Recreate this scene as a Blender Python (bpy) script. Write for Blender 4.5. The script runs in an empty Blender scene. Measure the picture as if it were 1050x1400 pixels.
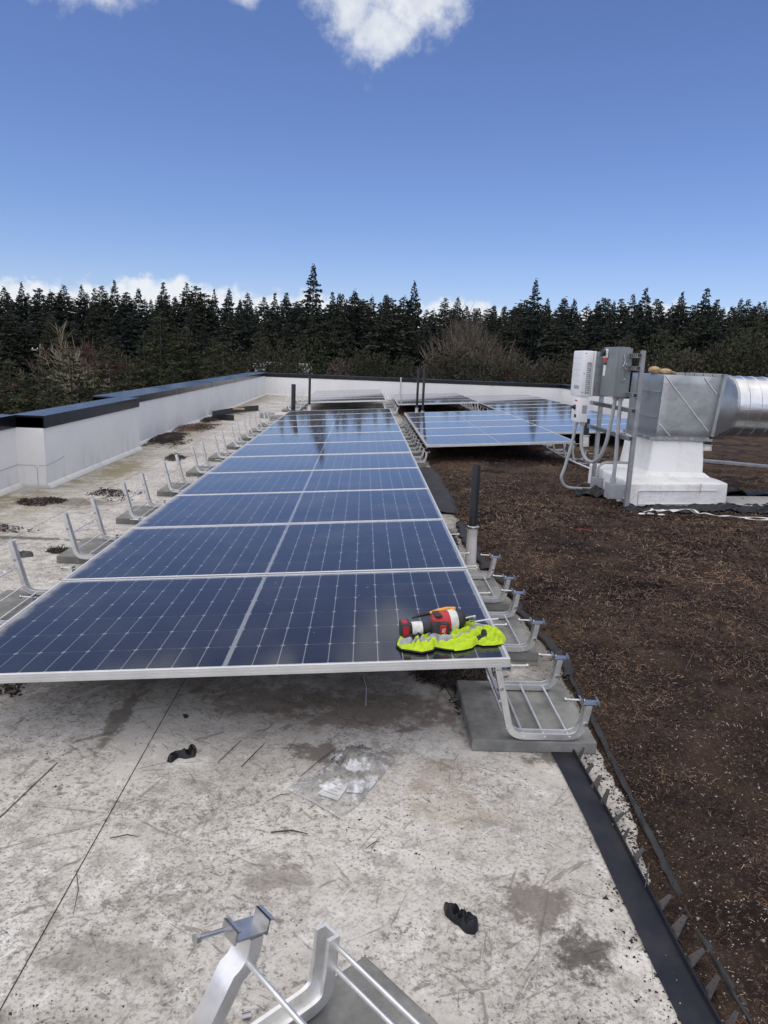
import bpy, bmesh, math, random
import numpy as np
from mathutils import Vector, Matrix
R = math.radians
random.seed(7); rng = np.random.default_rng(7)
S = bpy.context.scene
C = S.collection

# ------------------------------------------------------------------ camera
F_PX = 990.4; PIT, ROL, YAW = R(12.16), R(2.3), R(1.95)
CAM = Vector((1.522, -2.464, 1.463))
FW = Vector((math.sin(YAW)*math.cos(PIT), math.cos(YAW)*math.cos(PIT), -math.sin(PIT)))
_rt = Vector((math.cos(YAW), -math.sin(YAW), 0)); _up = _rt.cross(FW)
RT = _rt*math.cos(ROL) + _up*math.sin(ROL); UP = -_rt*math.sin(ROL) + _up*math.cos(ROL)
cd = bpy.data.cameras.new('camera'); cam = bpy.data.objects.new('camera', cd); C.objects.link(cam)
cd.sensor_fit = 'HORIZONTAL'; cd.sensor_width = 36; cd.lens = F_PX/1050*36
cd.clip_start = .05; cd.clip_end = 5000
M = Matrix((RT, UP, -FW)).transposed().to_4x4(); M.translation = CAM
cam.matrix_world = M; S.camera = cam
def ray(x, y): return FW + RT*((x-525)/F_PX) - UP*((y-700)/F_PX)
def atz(x, y, z): d = ray(x, y); return CAM + d*((z-CAM.z)/d.z)
def aty(x, y, Y): d = ray(x, y); return CAM + d*((Y-CAM.y)/d.y)

# ------------------------------------------------------------------ sky, sun, exposure
SUN_EL, SUN_AZ = R(62), R(-135)                 # azimuth clockwise from +Y
W = bpy.data.worlds.new('World'); S.world = W; W.use_nodes = True
def build_world():
    nt = W.node_tree; N = nt.nodes; L = nt.links; N.clear()
    out = N.new('ShaderNodeOutputWorld'); bg = N.new('ShaderNodeBackground'); bg.inputs[1].default_value = .1
    sky = N.new('ShaderNodeTexSky'); sky.sky_type = 'NISHITA'; sky.sun_disc = False
    sky.sun_elevation = SUN_EL; sky.sun_rotation = SUN_AZ % (2*math.pi)
    sky.altitude = 60; sky.air_density = 1.0; sky.dust_density = 0; sky.ozone_density = 6
    tc = N.new('ShaderNodeTexCoord')
    def math_(op, a, b=None, c=None):
        n = N.new('ShaderNodeMath'); n.operation = op
        for i, v in enumerate((a, b, c)):
            if v is None: continue
            if isinstance(v, (int, float)): n.inputs[i].default_value = v
            else: L.new(v, n.inputs[i])
        return n.outputs[0]
    def noise(scale, detail, rough, off=(0, 0, 0), stretch=(1, 1, 1)):
        mp = N.new('ShaderNodeMapping'); mp.inputs['Location'].default_value = off; mp.inputs['Scale'].default_value = stretch
        L.new(tc.outputs['Generated'], mp.inputs[0])
        n = N.new('ShaderNodeTexNoise'); n.inputs['Scale'].default_value = scale; n.inputs['Detail'].default_value = detail
        n.inputs['Roughness'].default_value = rough; L.new(mp.outputs[0], n.inputs['Vector']); return n.outputs['Fac']
    def smooth(v, a, b):
        n = N.new('ShaderNodeMapRange'); n.interpolation_type = 'SMOOTHSTEP'
        n.inputs['From Min'].default_value = a; n.inputs['From Max'].default_value = b
        L.new(v, n.inputs['Value']); return n.outputs['Result']
    sep = N.new('ShaderNodeSeparateXYZ'); L.new(tc.outputs['Generated'], sep.inputs[0]); Z = sep.outputs['Z']
    big = noise(8, 12, .64, (3.1, 1.2, .4)); fine = noise(24, 12, .66, (.4, 2.2, 5))
    nz = math_('ADD', math_('MULTIPLY', big, .5), math_('MULTIPLY', fine, .5))
    def blob(px, py, r, sx=1.0):
        d = ray(px, py).normalized()
        v = N.new('ShaderNodeVectorMath'); v.operation = 'SUBTRACT'; L.new(tc.outputs['Generated'], v.inputs[0]); v.inputs[1].default_value = d
        m = N.new('ShaderNodeVectorMath'); m.operation = 'MULTIPLY'; L.new(v.outputs[0], m.inputs[0]); m.inputs[1].default_value = (1/sx, 1/sx, 1)
        l = N.new('ShaderNodeVectorMath'); l.operation = 'LENGTH'; L.new(m.outputs[0], l.inputs[0])
        return math_('SUBTRACT', 1.0, math_('DIVIDE', l.outputs['Value'], r))
    f = blob(562, -30, .090, 1.30)
    for b in ((522, 48, .062, .95), (482, -5, .056, 1.0), (100, -36, .040, 2.2), (328, -30, .034, .8)):
        f = math_('MAXIMUM', f, blob(*b))
    dens = math_('ADD', math_('MULTIPLY', f, .55), math_('MULTIPLY', math_('SUBTRACT', nz, .56), 1.5))
    m1 = smooth(dens, -.02, .42)
    # dense unseen cloud overhead, added above the frame for whiter fill light
    fld = noise(3.2, 9, .58, (.7, .2, 1.9)); hi = smooth(Z, .68, .86)
    m2 = math_('MULTIPLY', smooth(fld, .40, .58), hi)
    # low cumulus bank along the horizon
    cu = noise(9, 9, .62, (2.35, .3, .0), (1, 1, .3)); cf = noise(38, 8, .62, (1, 1, 1), (1, 1, 1.5))
    top = math_('ADD', math_('MULTIPLY', math_('SUBTRACT', cu, .5), .11), math_('MULTIPLY', math_('SUBTRACT', cf, .5), .05))
    hgt = math_('SUBTRACT', math_('ADD', top, .079), Z)
    m3 = math_('MULTIPLY', smooth(hgt, .0, .02), .93)
    mask = math_('MAXIMUM', math_('MAXIMUM', m1, m2), m3)
    # cloud shading: thick middles greyer
    sh = math_('MULTIPLY', smooth(dens, .15, .5), smooth(noise(10, 8, .62, (3.2, 1.05, .55)), .38, .62))
    cr = N.new('ShaderNodeMix'); cr.data_type = 'RGBA'; L.new(math_('MULTIPLY', sh, .75), cr.inputs['Factor'])
    cr.inputs[6].default_value = (8.6, 8.9, 9.3, 1); cr.inputs[7].default_value = (4.6, 5.3, 6.6, 1)
    tint = N.new('ShaderNodeMix'); tint.data_type = 'RGBA'; tint.blend_type = 'MULTIPLY'; tint.inputs['Factor'].default_value = 1
    L.new(sky.outputs[0], tint.inputs[6]); tint.inputs[7].default_value = (1.08, 1.03, 1.25, 1)
    mx = N.new('ShaderNodeMix'); mx.data_type = 'RGBA'; L.new(mask, mx.inputs['Factor'])
    L.new(tint.outputs[2], mx.inputs[6]); L.new(cr.outputs[2], mx.inputs[7])
    L.new(mx.outputs[2], bg.inputs[0]); L.new(bg.outputs[0], out.inputs[0])
build_world()
sl = bpy.data.lights.new('sun', 'SUN'); sl.energy = 3.6; sl.angle = R(150); sl.color = (1, .92, .785)
sun = bpy.data.objects.new('sun', sl); C.objects.link(sun)
to_sun = Vector((math.sin(SUN_AZ)*math.cos(SUN_EL), math.cos(SUN_AZ)*math.cos(SUN_EL), math.sin(SUN_EL)))
sun.rotation_euler = to_sun.to_track_quat('Z', 'Y').to_euler(); sun.location = (0, 0, 60)
V = S.view_settings; V.view_transform = 'Standard'; V.look = 'None'; V.exposure = 0; V.gamma = 1; V.use_curve_mapping = False
S.render.engine = 'CYCLES'
S.cycles.transparent_max_bounces = 24; S.cycles.max_bounces = 8

# ------------------------------------------------------------------ materials
def new_mat(name):
    m = bpy.data.materials.new(name); m.use_nodes = True
    nt = m.node_tree; b = nt.nodes['Principled BSDF']; return m, nt, b
class NT:
    """small node helper"""
    def __init__(s, nt, coord='Object'):
        s.nt = nt; s.tc = nt.nodes.new('ShaderNodeTexCoord'); s.co = s.tc.outputs[coord]
    def lk(s, v, i):
        if isinstance(v, bpy.types.NodeSocket): s.nt.links.new(v, i)
        elif isinstance(v, (tuple, list)) and len(v) == 3 and i.type == 'RGBA': i.default_value = (*v, 1)
        else: i.default_value = v
    def noise(s, scale, detail=5, rough=.55, stretch=(1, 1, 1), off=(0, 0, 0), rot=(0, 0, 0), dist=0, co=None):
        mp = s.nt.nodes.new('ShaderNodeMapping'); s.lk(co or s.co, mp.inputs[0])
        mp.inputs['Scale'].default_value = stretch; mp.inputs['Location'].default_value = off; mp.inputs['Rotation'].default_value = rot
        n = s.nt.nodes.new('ShaderNodeTexNoise'); n.inputs['Scale'].default_value = scale; n.inputs['Detail'].default_value = detail
        n.inputs['Roughness'].default_value = rough; n.inputs['Distortion'].default_value = dist
        s.nt.links.new(mp.outputs[0], n.inputs['Vector']); return n.outputs['Fac']
    def ss(s, v, a, b):
        n = s.nt.nodes.new('ShaderNodeMapRange'); n.interpolation_type = 'SMOOTHSTEP'
        n.inputs['From Min'].default_value = a; n.inputs['From Max'].default_value = b; s.lk(v, n.inputs['Value']); return n.outputs['Result']
    def m(s, op, a, b=0.0):
        n = s.nt.nodes.new('ShaderNodeMath'); n.operation = op; s.lk(a, n.inputs[0]); s.lk(b, n.inputs[1]); return n.outputs[0]
    def mix(s, f, a, b):
        n = s.nt.nodes.new('ShaderNodeMix'); n.data_type = 'RGBA'; s.lk(f, n.inputs['Factor']); s.lk(a, n.inputs[6]); s.lk(b, n.inputs[7]); return n.outputs[2]
    def bump(s, h, strength=.3, dist=.01):
        n = s.nt.nodes.new('ShaderNodeBump'); n.inputs['Strength'].default_value = strength; n.inputs['Distance'].default_value = dist
        s.lk(h, n.inputs['Height']); return n.outputs[0]
    def sep(s, co=None):
        n = s.nt.nodes.new('ShaderNodeSeparateXYZ'); s.lk(co or s.co, n.inputs[0]); return n.outputs
    def rand(s):
        n = s.nt.nodes.new('ShaderNodeObjectInfo'); return n.outputs['Random']
def pm(name, c1, c2=None, scale=8, rough=.6, metal=0, bump=0, bscale=60, spec=.5, r2=None):
    m, nt, b = new_mat(name); k = NT(nt)
    if c2 is not None: k.lk(k.mix(k.ss(k.noise(scale, 6, .62), .35, .68), c1, c2), b.inputs['Base Color'])
    else: b.inputs['Base Color'].default_value = (*c1, 1)
    b.inputs['Roughness'].default_value = rough; b.inputs['Metallic'].default_value = metal; b.inputs['Specular IOR Level'].default_value = spec
    if r2 is not None:
        k.lk(k.m('ADD', k.m('MULTIPLY', k.noise(scale*1.7, 5), r2-rough), rough), b.inputs['Roughness'])
    if bump: k.lk(k.bump(k.noise(bscale, 4), bump, .004), b.inputs['Normal'])
    return m
MT = {}
MT['alu'] = pm('brushed_aluminium', (.76, .76, .75), (.62, .62, .61), 14, .34, .85, .06, 90, r2=.5)
MT['frame'] = pm('anodised_frame', (.60, .60, .59), (.68, .68, .67), 6, .4, .75, r2=.55)
MT['paver'] = pm('concrete_paver', (.135, .137, .128), (.235, .232, .215), 9, .85, 0, .5, 70)
MT['galv'] = None
MT['strut'] = pm('strut_galvanised', (.25, .26, .275), (.33, .34, .35), 12, .48, .7)
MT['greybox'] = pm('grey_enamel', (.155, .175, .185), (.19, .21, .22), 3, .45)
MT['conduit'] = pm('grey_pvc', (.26, .275, .29), (.33, .34, .35), 6, .5)
MT['inv'] = pm('white_enamel', (.72, .73, .74), (.64, .65, .66), 3, .4)
MT['sink'] = pm('cast_grey', (.22, .235, .25), (.28, .29, .30), 8, .5, .5)
MT['label'] = None
MT['black'] = pm('black_plastic', (.012, .013, .016), (.022, .023, .026), 9, .42)
MT['pipe_black'] = pm('black_abs_pipe', (.009, .010, .014), (.018, .019, .024), 5, .5)
MT['coping'] = pm('black_metal_coping', (.005, .0055, .007), (.011, .012, .014), 4, .14, 0, spec=.25, r2=.3)
MT['wht'] = pm('white_boot', (.62, .61, .58), (.48, .46, .42), 7, .6, 0, .2, 30)
MT['fabric'] = pm('black_filter_fabric', (.012, .012, .015), (.028, .027, .027), 7, .75, 0, .6, 35)
MT['sheet'] = pm('black_poly_sheet', (.006, .0065, .008), (.012, .012, .015), 5, .42, 0, .4, 16, spec=.3)
MT['edging'] = pm('navy_black_edging', (.008, .010, .018), (.024, .024, .027), 7, .5, .1, .2, 60, spec=.3)
MT['tab'] = pm('dusty_tab', (.045, .042, .04), (.10, .092, .085), 24, .75, 0, .4, 70)
MT['hivis'] = pm('hivis_yellow_fabric', (.44, .60, .012), (.36, .50, .010), 40, .8, 0, .3, 420)
MT['reflect'] = pm('silver_reflective_tape', (.25, .26, .27), (.32, .33, .34), 40, .6, .1)
MT['vestblack'] = pm('black_vest_binding', (.012, .012, .013), (.02, .02, .02), 30, .8)
MT['red'] = pm('red_tool_plastic', (.42, .012, .02), (.34, .01, .016), 30, .42)
MT['toolblk'] = pm('black_rubber', (.014, .014, .015), (.028, .027, .027), 40, .6, 0, .3, 300)
MT['tape'] = pm('white_tape', (.66, .65, .61), (.5, .49, .45), 45, .6, 0, .3, 140)
MT['yellowgrip'] = pm('orange_yellow_grip', (.78, .36, .02), (.66, .29, .018), 40, .45)
MT['steel'] = pm('zinc_steel', (.55, .55, .55), (.42, .42, .42), 30, .3, .95)
MT['bolt'] = pm('bright_bolt', (.74, .74, .73), None, 1, .28, .85)
MT['paper'] = pm('white_paper', (.70, .70, .69), (.62, .62, .61), 10, .7)
MT['print'] = pm('grey_print', (.28, .29, .30), None, 1, .7)
MT['tan'] = pm('tan_leather_glove', (.42, .30, .16), (.30, .20, .10), 20, .8, 0, .4, 60)
MT['whitestrap'] = pm('white_plastic_strap', (.66, .67, .68), (.52, .52, .52), 12, .5)
MT['concrete'] = pm('pale_concrete', (.36, .35, .33), (.27, .26, .24), 4, .9, 0, .5, 50)
MT['redsign'] = pm('red_sticker', (.52, .03, .03), None, 1, .5)
MT['bark'] = pm('bark', (.045, .035, .028), (.08, .066, .055), 3, .9, 0, .6, 12)
MT['palebark'] = pm('pale_bark', (.22, .20, .17), (.13, .115, .095), 2, .9)
MT['soil'] = pm('dark_soil', (.022, .017, .014), (.05, .038, .03), 22, .95, 0, .8, 60)

def mat_galv():
    m, nt, b = new_mat('galvanised_sheet'); k = NT(nt)
    v = nt.nodes.new('ShaderNodeTexVoronoi'); v.inputs['Scale'].default_value = 55; nt.links.new(k.co, v.inputs['Vector'])
    s = k.sep(v.outputs['Color'])
    c = k.mix(k.m('MULTIPLY', s[0], .5), (.33, .345, .355), (.42, .435, .445))
    c = k.mix(k.ss(k.noise(3, 6), .5, .75), c, (.27, .28, .29))
    k.lk(c, b.inputs['Base Color']); b.inputs['Metallic'].default_value = .85
    k.lk(k.m('ADD', k.m('MULTIPLY', k.noise(9, 5), .22), .26), b.inputs['Roughness'])
    k.lk(k.bump(k.noise(2.2, 3), .35, .03), b.inputs['Normal']); return m
MT['galv'] = mat_galv()
def mat_spiral():
    m, nt, b = new_mat('spiral_duct_sheet'); k = NT(nt)
    k.lk(k.mix(k.ss(k.noise(5, 6), .4, .7), (.62, .63, .65), (.5, .51, .53)), b.inputs['Base Color']); b.inputs['Metallic'].default_value = .95
    k.lk(k.m('ADD', k.m('MULTIPLY', k.noise(14, 5, .6, (.3, 3, 3)), .18), .20), b.inputs['Roughness'])
    k.lk(k.bump(k.noise(5, 3, .5, (.5, 2, 2)), .25, .02), b.inputs['Normal']); return m
MT['spiral'] = mat_spiral()
def mat_membrane():
    m, nt, b = new_mat('weathered_white_membrane'); k = NT(nt)
    x, y, z = k.sep()
    c = k.mix(k.ss(k.noise(1.3, 7, .65), .36, .66), (.58, .555, .505), (.445, .42, .375))
    g1 = k.m('ADD', .25, k.ss(k.noise(1.7, 6, .6, off=(3, 8, 1)), .38, .62)); g2 = k.m('ADD', .15, k.m('MULTIPLY', 1.15, k.ss(k.noise(2.6, 6, .6, off=(8, 2, 1)), .40, .60)))
    c = k.mix(k.m('MULTIPLY', k.m('MULTIPLY', k.ss(k.noise(11, 10, .76), .46, .62), .62), g1), c, (.235, .215, .19))           # mottling
    c = k.mix(k.m('MULTIPLY', k.m('MULTIPLY', k.ss(k.noise(30, 9, .78, off=(4, 2, 0)), .50, .62), .72), g2), c, (.15, .135, .12))
    c = k.mix(k.m('MULTIPLY', k.ss(k.noise(3.2, 8, .62, off=(1, 7, 0)), .62, .74), .75), c, (.17, .145, .115)) # dirt patches
    c = k.mix(k.m('MULTIPLY', k.ss(k.noise(.9, 6, .6, off=(9, 3, 0)), .56, .72), .6), c, (.25, .225, .19))
    lim = k.ss(k.noise(8, 9, .74, off=(3, 3, 3)), .52, .66)
    c = k.mix(k.m('MULTIPLY', lim, .6), c, (.70, .685, .65))                                               # bare pale patches
    c = k.mix(k.m('MULTIPLY', k.ss(k.noise(85, 5, .7, off=(6, 1, 0)), .50, .62), k.m('MULTIPLY', g1, .6)), c, (.16, .145, .125))
    c = k.mix(k.m('MULTIPLY', k.ss(k.noise(48, 8, .8, off=(2, 5, 0)), .54, .61), k.m('MULTIPLY', g2, .62)), c, (.10, .09, .078))
    def streak(sc, st, rz, o, th, amt, dist=1.2):
        mp = nt.nodes.new('ShaderNodeMapping'); mp.vector_type = 'TEXTURE'; k.lk(k.co, mp.inputs[0]); mp.inputs['Rotation'].default_value = (0, 0, rz); mp.inputs['Scale'].default_value = (st, 1, 1); mp.inputs['Location'].default_value = (o, o*.7, 0)
        n = nt.nodes.new('ShaderNodeTexNoise'); n.inputs['Scale'].default_value = sc; n.inputs['Detail'].default_value = 5; n.inputs['Roughness'].default_value = .6; n.inputs['Distortion'].default_value = dist
        nt.links.new(mp.outputs[0], n.inputs['Vector']); return k.m('MULTIPLY', k.ss(n.outputs['Fac'], th, th+.05), amt)
    for (sc, st, rz, o, th) in ((26, 7, .55, 2, .63), (30, 6, -.5, 5, .635), (24, 8, 1.25, 8, .635), (34, 6, 2.2, 11, .635), (16, 9, .25, 14, .645), (15, 9, 1.0, 17, .65)):
        c = k.mix(streak(sc, st, rz, o, th, .68), c, (.15, .135, .115))                                     # scuffs and drag marks
    c = k.mix(streak(20, 7, .8, 21, .66, .6), c, (.64, .63, .60))                                           # pale scrapes
    def stain(cx, cy, rx, ry, col, amt, sd):
        u = k.m('DIVIDE', k.m('SUBTRACT', x, cx), rx); w = k.m('DIVIDE', k.m('SUBTRACT', y, cy), ry)
        d = k.m('ADD', k.m('SQRT', k.m('ADD', k.m('MULTIPLY', u, u), k.m('MULTIPLY', w, w))), k.m('MULTIPLY', k.m('SUBTRACT', k.noise(10, 10, .74, off=(sd, sd*.3, 0)), .5), 4.2))
        return k.mix(k.m('MULTIPLY', k.ss(d, 1.0, .45), amt), c, col)
    for q in ((2.03, -.74, .13, .11, (.12, .10, .082), .8, 1), (2.13, -.93, .11, .10, (.05, .042, .036), .85, 2), (1.83, -.14, .16, .12, (.27, .215, .155), .5, 3), (1.40, .0, .13, .10, (.10, .085, .07), .8, 4),
              (.58, .25, .05, .4, (.12, .10, .08), .75, 5), (1.85, -.33, .18, .14, (.31, .255, .19), .4, 6), (1.32, -.66, .12, .10, (.16, .14, .115), .6, 7), (.95, -.95, .2, .08, (.20, .18, .15), .5, 8), (2.28, .0, .12, .06, (.08, .065, .05), .8, 9), (1.6, .35, .5, .22, (.16, .115, .08), .7, 10), (1.15, .42, .3, .2, (.17, .135, .10), .6, 11), (-1.0, 2.95, .6, .06, (.06, .05, .042), .8, 12), (-1.2, 4.3, .45, .25, (.12, .10, .08), .75, 13), (-1.35, 6.2, .25, .9, (.22, .185, .10), .8, 14)):
        c = stain(*q)
    vo = nt.nodes.new('ShaderNodeTexVoronoi'); vo.inputs['Scale'].default_value = 46; vo.inputs['Randomness'].default_value = 1
    nt.links.new(k.co, vo.inputs['Vector'])
    sp = k.m('MULTIPLY', k.m('SUBTRACT', 1.0, k.ss(vo.outputs['Distance'], .07, .2)), k.ss(k.noise(5, 5, off=(2, 9, 1)), .42, .56))
    c = k.mix(k.m('MULTIPLY', sp, .85), c, (.06, .055, .05))                                                # dark grit
    # moss and silt along the foot of the parapet, silt strip along the bed
    mo = k.m('MULTIPLY', k.ss(k.m('ADD', x, k.m('MULTIPLY', k.noise(2.3, 6), 1.1)), -.35, -1.3), k.ss(k.noise(4, 7, .65, off=(5, 1, 0)), .36, .6))
    c = k.mix(k.m('MULTIPLY', mo, .85), c, (.20, .17, .085))
    si = k.m('MULTIPLY', k.ss(k.m('ADD', x, k.m('MULTIPLY', k.noise(3.5, 7), .7)), 2.5, 2.85), k.ss(y, -.4, .6))
    c = k.mix(k.m('MULTIPLY', si, .8), c, (.13, .115, .095))
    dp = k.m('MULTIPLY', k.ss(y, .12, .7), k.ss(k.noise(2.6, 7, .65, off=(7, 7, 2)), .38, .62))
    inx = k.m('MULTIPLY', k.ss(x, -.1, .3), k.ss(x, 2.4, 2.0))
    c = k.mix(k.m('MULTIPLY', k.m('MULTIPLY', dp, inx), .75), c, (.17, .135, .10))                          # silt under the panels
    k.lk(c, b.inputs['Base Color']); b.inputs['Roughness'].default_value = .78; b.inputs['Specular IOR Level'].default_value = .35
    h = k.m('ADD', k.noise(22, 8, .7), k.m('MULTIPLY', k.noise(120, 3), .4))
    k.lk(k.bump(h, .35, .006), b.inputs['Normal']); return m
MT['membrane'] = mat_membrane()
def mat_wall():
    m, nt, b = new_mat('white_parapet_membrane'); k = NT(nt); x, y, z = k.sep()
    c = k.mix(k.ss(k.noise(1.2, 5), .35, .7), (.74, .735, .72), (.69, .685, .665))
    st = k.m('MULTIPLY', k.ss(k.noise(6, 7, .65, (1, 1, .25)), .48, .66), k.ss(z, .42, .0))
    c = k.mix(k.m('MULTIPLY', st, .3), c, (.36, .33, .26))
    dr = k.m('MULTIPLY', k.ss(k.noise(5, 6, .6, (1, 1, .06), (4, 4, 0)), .56, .7), k.ss(z, .05, .6)); c = k.mix(k.m('MULTIPLY', dr, .16), c, (.38, .36, .32))
    c = k.mix(k.m('MULTIPLY', k.ss(k.noise(16, 6, .7), .62, .72), .35), c, (.34, .32, .28))
    c = k.mix(k.m('MULTIPLY', k.ss(z, .06, .0), .45), c, (.25, .23, .15))
    k.lk(c, b.inputs['Base Color']); b.inputs['Roughness'].default_value = .55
    k.lk(k.bump(k.noise(3, 4), .25, .03), b.inputs['Normal']); return m
MT['wall'] = mat_wall()
def mat_bed():
    m, nt, b = new_mat('dry_sedum_substrate'); k = NT(nt)
    c = k.mix(k.ss(k.noise(2.0, 7, .65), .36, .66), (.020, .0135, .0105), (.075, .049, .034))
    c = k.mix(k.ss(k.noise(70, 6, .75), .52, .64), c, (.14, .095, .07))
    c = k.mix(k.ss(k.noise(110, 4, .7, off=(3, 1, 0)), .60, .68), c, (.02, .016, .014))
    c = k.mix(k.ss(k.noise(160, 3, .6, off=(1, 8, 0)), .67, .71), c, (.36, .30, .24))
    c = k.mix(k.m('MULTIPLY', k.ss(k.noise(1.1, 7, .62, off=(8, 8, 0)), .53, .66), .7), c, (.115, .078, .05))
    c = k.mix(k.m('MULTIPLY', k.ss(k.noise(1.4, 7, .65, off=(2, 5, 0)), .55, .64), .85), c, (.010, .008, .0075))
    k.lk(c, b.inputs['Base Color']); b.inputs['Roughness'].default_value = .95; b.inputs['Specular IOR Level'].default_value = .15
    k.lk(k.bump(k.m('ADD', k.noise(60, 7, .75), k.m('MULTIPLY', k.noise(190, 3), .5)), 1.0, .02), b.inputs['Normal']); return m
MT['bed'] = mat_bed()
def mat_curb():
    m, nt, b = new_mat('white_curb_membrane'); k = NT(nt); x, y, z = k.sep()
    c = k.mix(k.ss(k.noise(2.5, 6), .35, .7), (.76, .76, .745), (.68, .675, .655))
    c = k.mix(k.m('MULTIPLY', k.ss(k.noise(9, 8, .7, (1, 1, .3)), .5, .68), .35), c, (.42, .39, .33))
    c = k.mix(k.m('MULTIPLY', k.ss(k.noise(40, 4, .6, off=(1, 2, 3)), .70, .73), .8), c, (.10, .09, .08))
    c = k.mix(k.m('MULTIPLY', k.m('MULTIPLY', k.ss(z, .10, .0), k.ss(k.noise(12, 7, .7), .4, .6)), .6), c, (.24, .21, .17))
    k.lk(c, b.inputs['Base Color']); b.inputs['Roughness'].default_value = .5
    wr = k.m('ADD', k.noise(4, 4, .55, (1, 1, 1), dist=1.5), k.m('MULTIPLY', k.noise(13, 5, .6, (1, 1, .4), dist=1), .35)); k.lk(k.bump(wr, .6, .03), b.inputs['Normal']); return m
MT['wall_clean'] = mat_curb()
def mat_cell():
    m, nt, b = new_mat('solar_cell'); k = NT(nt); x, y, z = k.sep()
    c = k.mix(k.noise(1.5, 2), (.0085, .0115, .026), (.011, .0145, .032))
    fr = k.m('FRACT', k.m('DIVIDE', k.m('ADD', y, 50), .0182)); ln = k.m('LESS_THAN', k.m('ABSOLUTE', k.m('SUBTRACT', fr, .5)), .035)
    c = k.mix(k.m('MULTIPLY', ln, .55), c, (.22, .24, .28))
    k.lk(c, b.inputs['Base Color']); b.inputs['Roughness'].default_value = .35; b.inputs['Specular IOR Level'].default_value = .35; return m
MT['cell'] = mat_cell()
MT['backsheet'] = pm('white_backsheet', (.38, .41, .46), (.34, .37, .42), 8, .6)
def mat_pane():
    m, nt, b = new_mat('dusty_solar_glass'); N = nt.nodes; k = NT(nt); nt.nodes.remove(b)
    out = N['Material Output']; x, y, z = k.sep()
    oi = k.rand(); ofs = N.new('ShaderNodeVectorMath'); ofs.operation = 'ADD'; nt.links.new(k.co, ofs.inputs[0])
    cmb = N.new('ShaderNodeCombineXYZ'); k.lk(k.m('MULTIPLY', oi, 40.0), cmb.inputs[0]); k.lk(k.m('MULTIPLY', oi, 17.0), cmb.inputs[1]); nt.links.new(cmb.outputs[0], ofs.inputs[1])
    co = ofs.outputs[0]
    tr = N.new('ShaderNodeBsdfTransparent'); gl = N.new('ShaderNodeBsdfGlossy'); gl.inputs['Roughness'].default_value = .065
    gl.inputs['Color'].default_value = (.93, .95, 1, 1)
    fr = N.new('ShaderNodeFresnel'); fr.inputs['IOR'].default_value = 1.46
    m1 = N.new('ShaderNodeMixShader'); nt.links.new(fr.outputs[0], m1.inputs[0]); nt.links.new(tr.outputs[0], m1.inputs[1]); nt.links.new(gl.outputs[0], m1.inputs[2])
    df = N.new('ShaderNodeBsdfDiffuse'); df.inputs['Color'].default_value = (.44, .43, .41, 1)
    lw = N.new('ShaderNodeLayerWeight'); lw.inputs[0].default_value = .5; gz = k.m('ADD', 1.0, k.m('MULTIPLY', k.m('POWER', lw.outputs['Facing'], 4.0), 5.0))
    d = k.m('MULTIPLY', gz, k.m('ADD', .009, k.m('MULTIPLY', k.ss(k.noise(2.4, 6, .65, co=co), .4, .75), .02)))
    edge = k.m('MULTIPLY', k.ss(k.m('ADD', x, k.m('MULTIPLY', k.noise(7, 7, .65, (1, 1, 1), co=co), .12)), .135, .045), .72)    # silt gathered at the low edge
    spots = k.m('MULTIPLY', k.ss(k.noise(26, 3, .5, co=co), .73, .76), .45)
    d = k.m('MAXIMUM', k.m('MAXIMUM', d, edge), spots)
    m2 = N.new('ShaderNodeMixShader'); k.lk(d, m2.inputs[0]); nt.links.new(m1.outputs[0], m2.inputs[1]); nt.links.new(df.outputs[0], m2.inputs[2])
    nt.links.new(m2.outputs[0], out.inputs['Surface']); return m
MT['pane'] = mat_pane()
def mat_bag():
    m, nt, b = new_mat('clear_polythene'); N = nt.nodes; nt.nodes.remove(b); k = NT(nt)
    tr = N.new('ShaderNodeBsdfTransparent'); gl = N.new('ShaderNodeBsdfGlossy'); gl.inputs['Roughness'].default_value = .1
    df = N.new('ShaderNodeBsdfDiffuse'); df.inputs['Color'].default_value = (.85, .86, .87, 1)
    lw = N.new('ShaderNodeFresnel'); lw.inputs['IOR'].default_value = 1.45
    m1 = N.new('ShaderNodeMixShader'); nt.links.new(lw.outputs[0], m1.inputs[0]); nt.links.new(tr.outputs[0], m1.inputs[1]); nt.links.new(gl.outputs[0], m1.inputs[2])
    m2 = N.new('ShaderNodeMixShader'); k.lk(k.m('ADD', .09, k.m('MULTIPLY', k.ss(k.noise(18, 7, .65), .5, .64), .5)), m2.inputs[0]); nt.links.new(m1.outputs[0], m2.inputs[1]); nt.links.new(df.outputs[0], m2.inputs[2])
    nt.links.new(m2.outputs[0], N['Material Output'].inputs['Surface']); return m
MT['bag'] = mat_bag()
def mat_leaf(name, a, bcol, cc, scale=.6, rough=.7):
    m, nt, b = new_mat(name); k = NT(nt)
    c = k.mix(k.ss(k.noise(scale, 4), .35, .65), a, bcol); c = k.mix(k.m('MULTIPLY', k.m('POWER', k.rand(), 1.6), .95), c, cc)
    k.lk(c, b.inputs['Base Color']); b.inputs['Roughness'].default_value = rough; b.inputs['Specular IOR Level'].default_value = .2; return m
MT['fir'] = mat_leaf('fir_needles', (.011, .017, .016), (.020, .027, .020), (.030, .036, .021))
MT['cedar'] = mat_leaf('cedar_sprays', (.020, .028, .013), (.044, .048, .020), (.034, .036, .017), 1.2)
MT['olive'] = mat_leaf('olive_shrub', (.020, .025, .012), (.036, .036, .019), (.034, .031, .02), .8)
MT['twig'] = mat_leaf('bare_twigs', (.06, .05, .042), (.09, .075, .062), (.08, .06, .05), .8)
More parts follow.
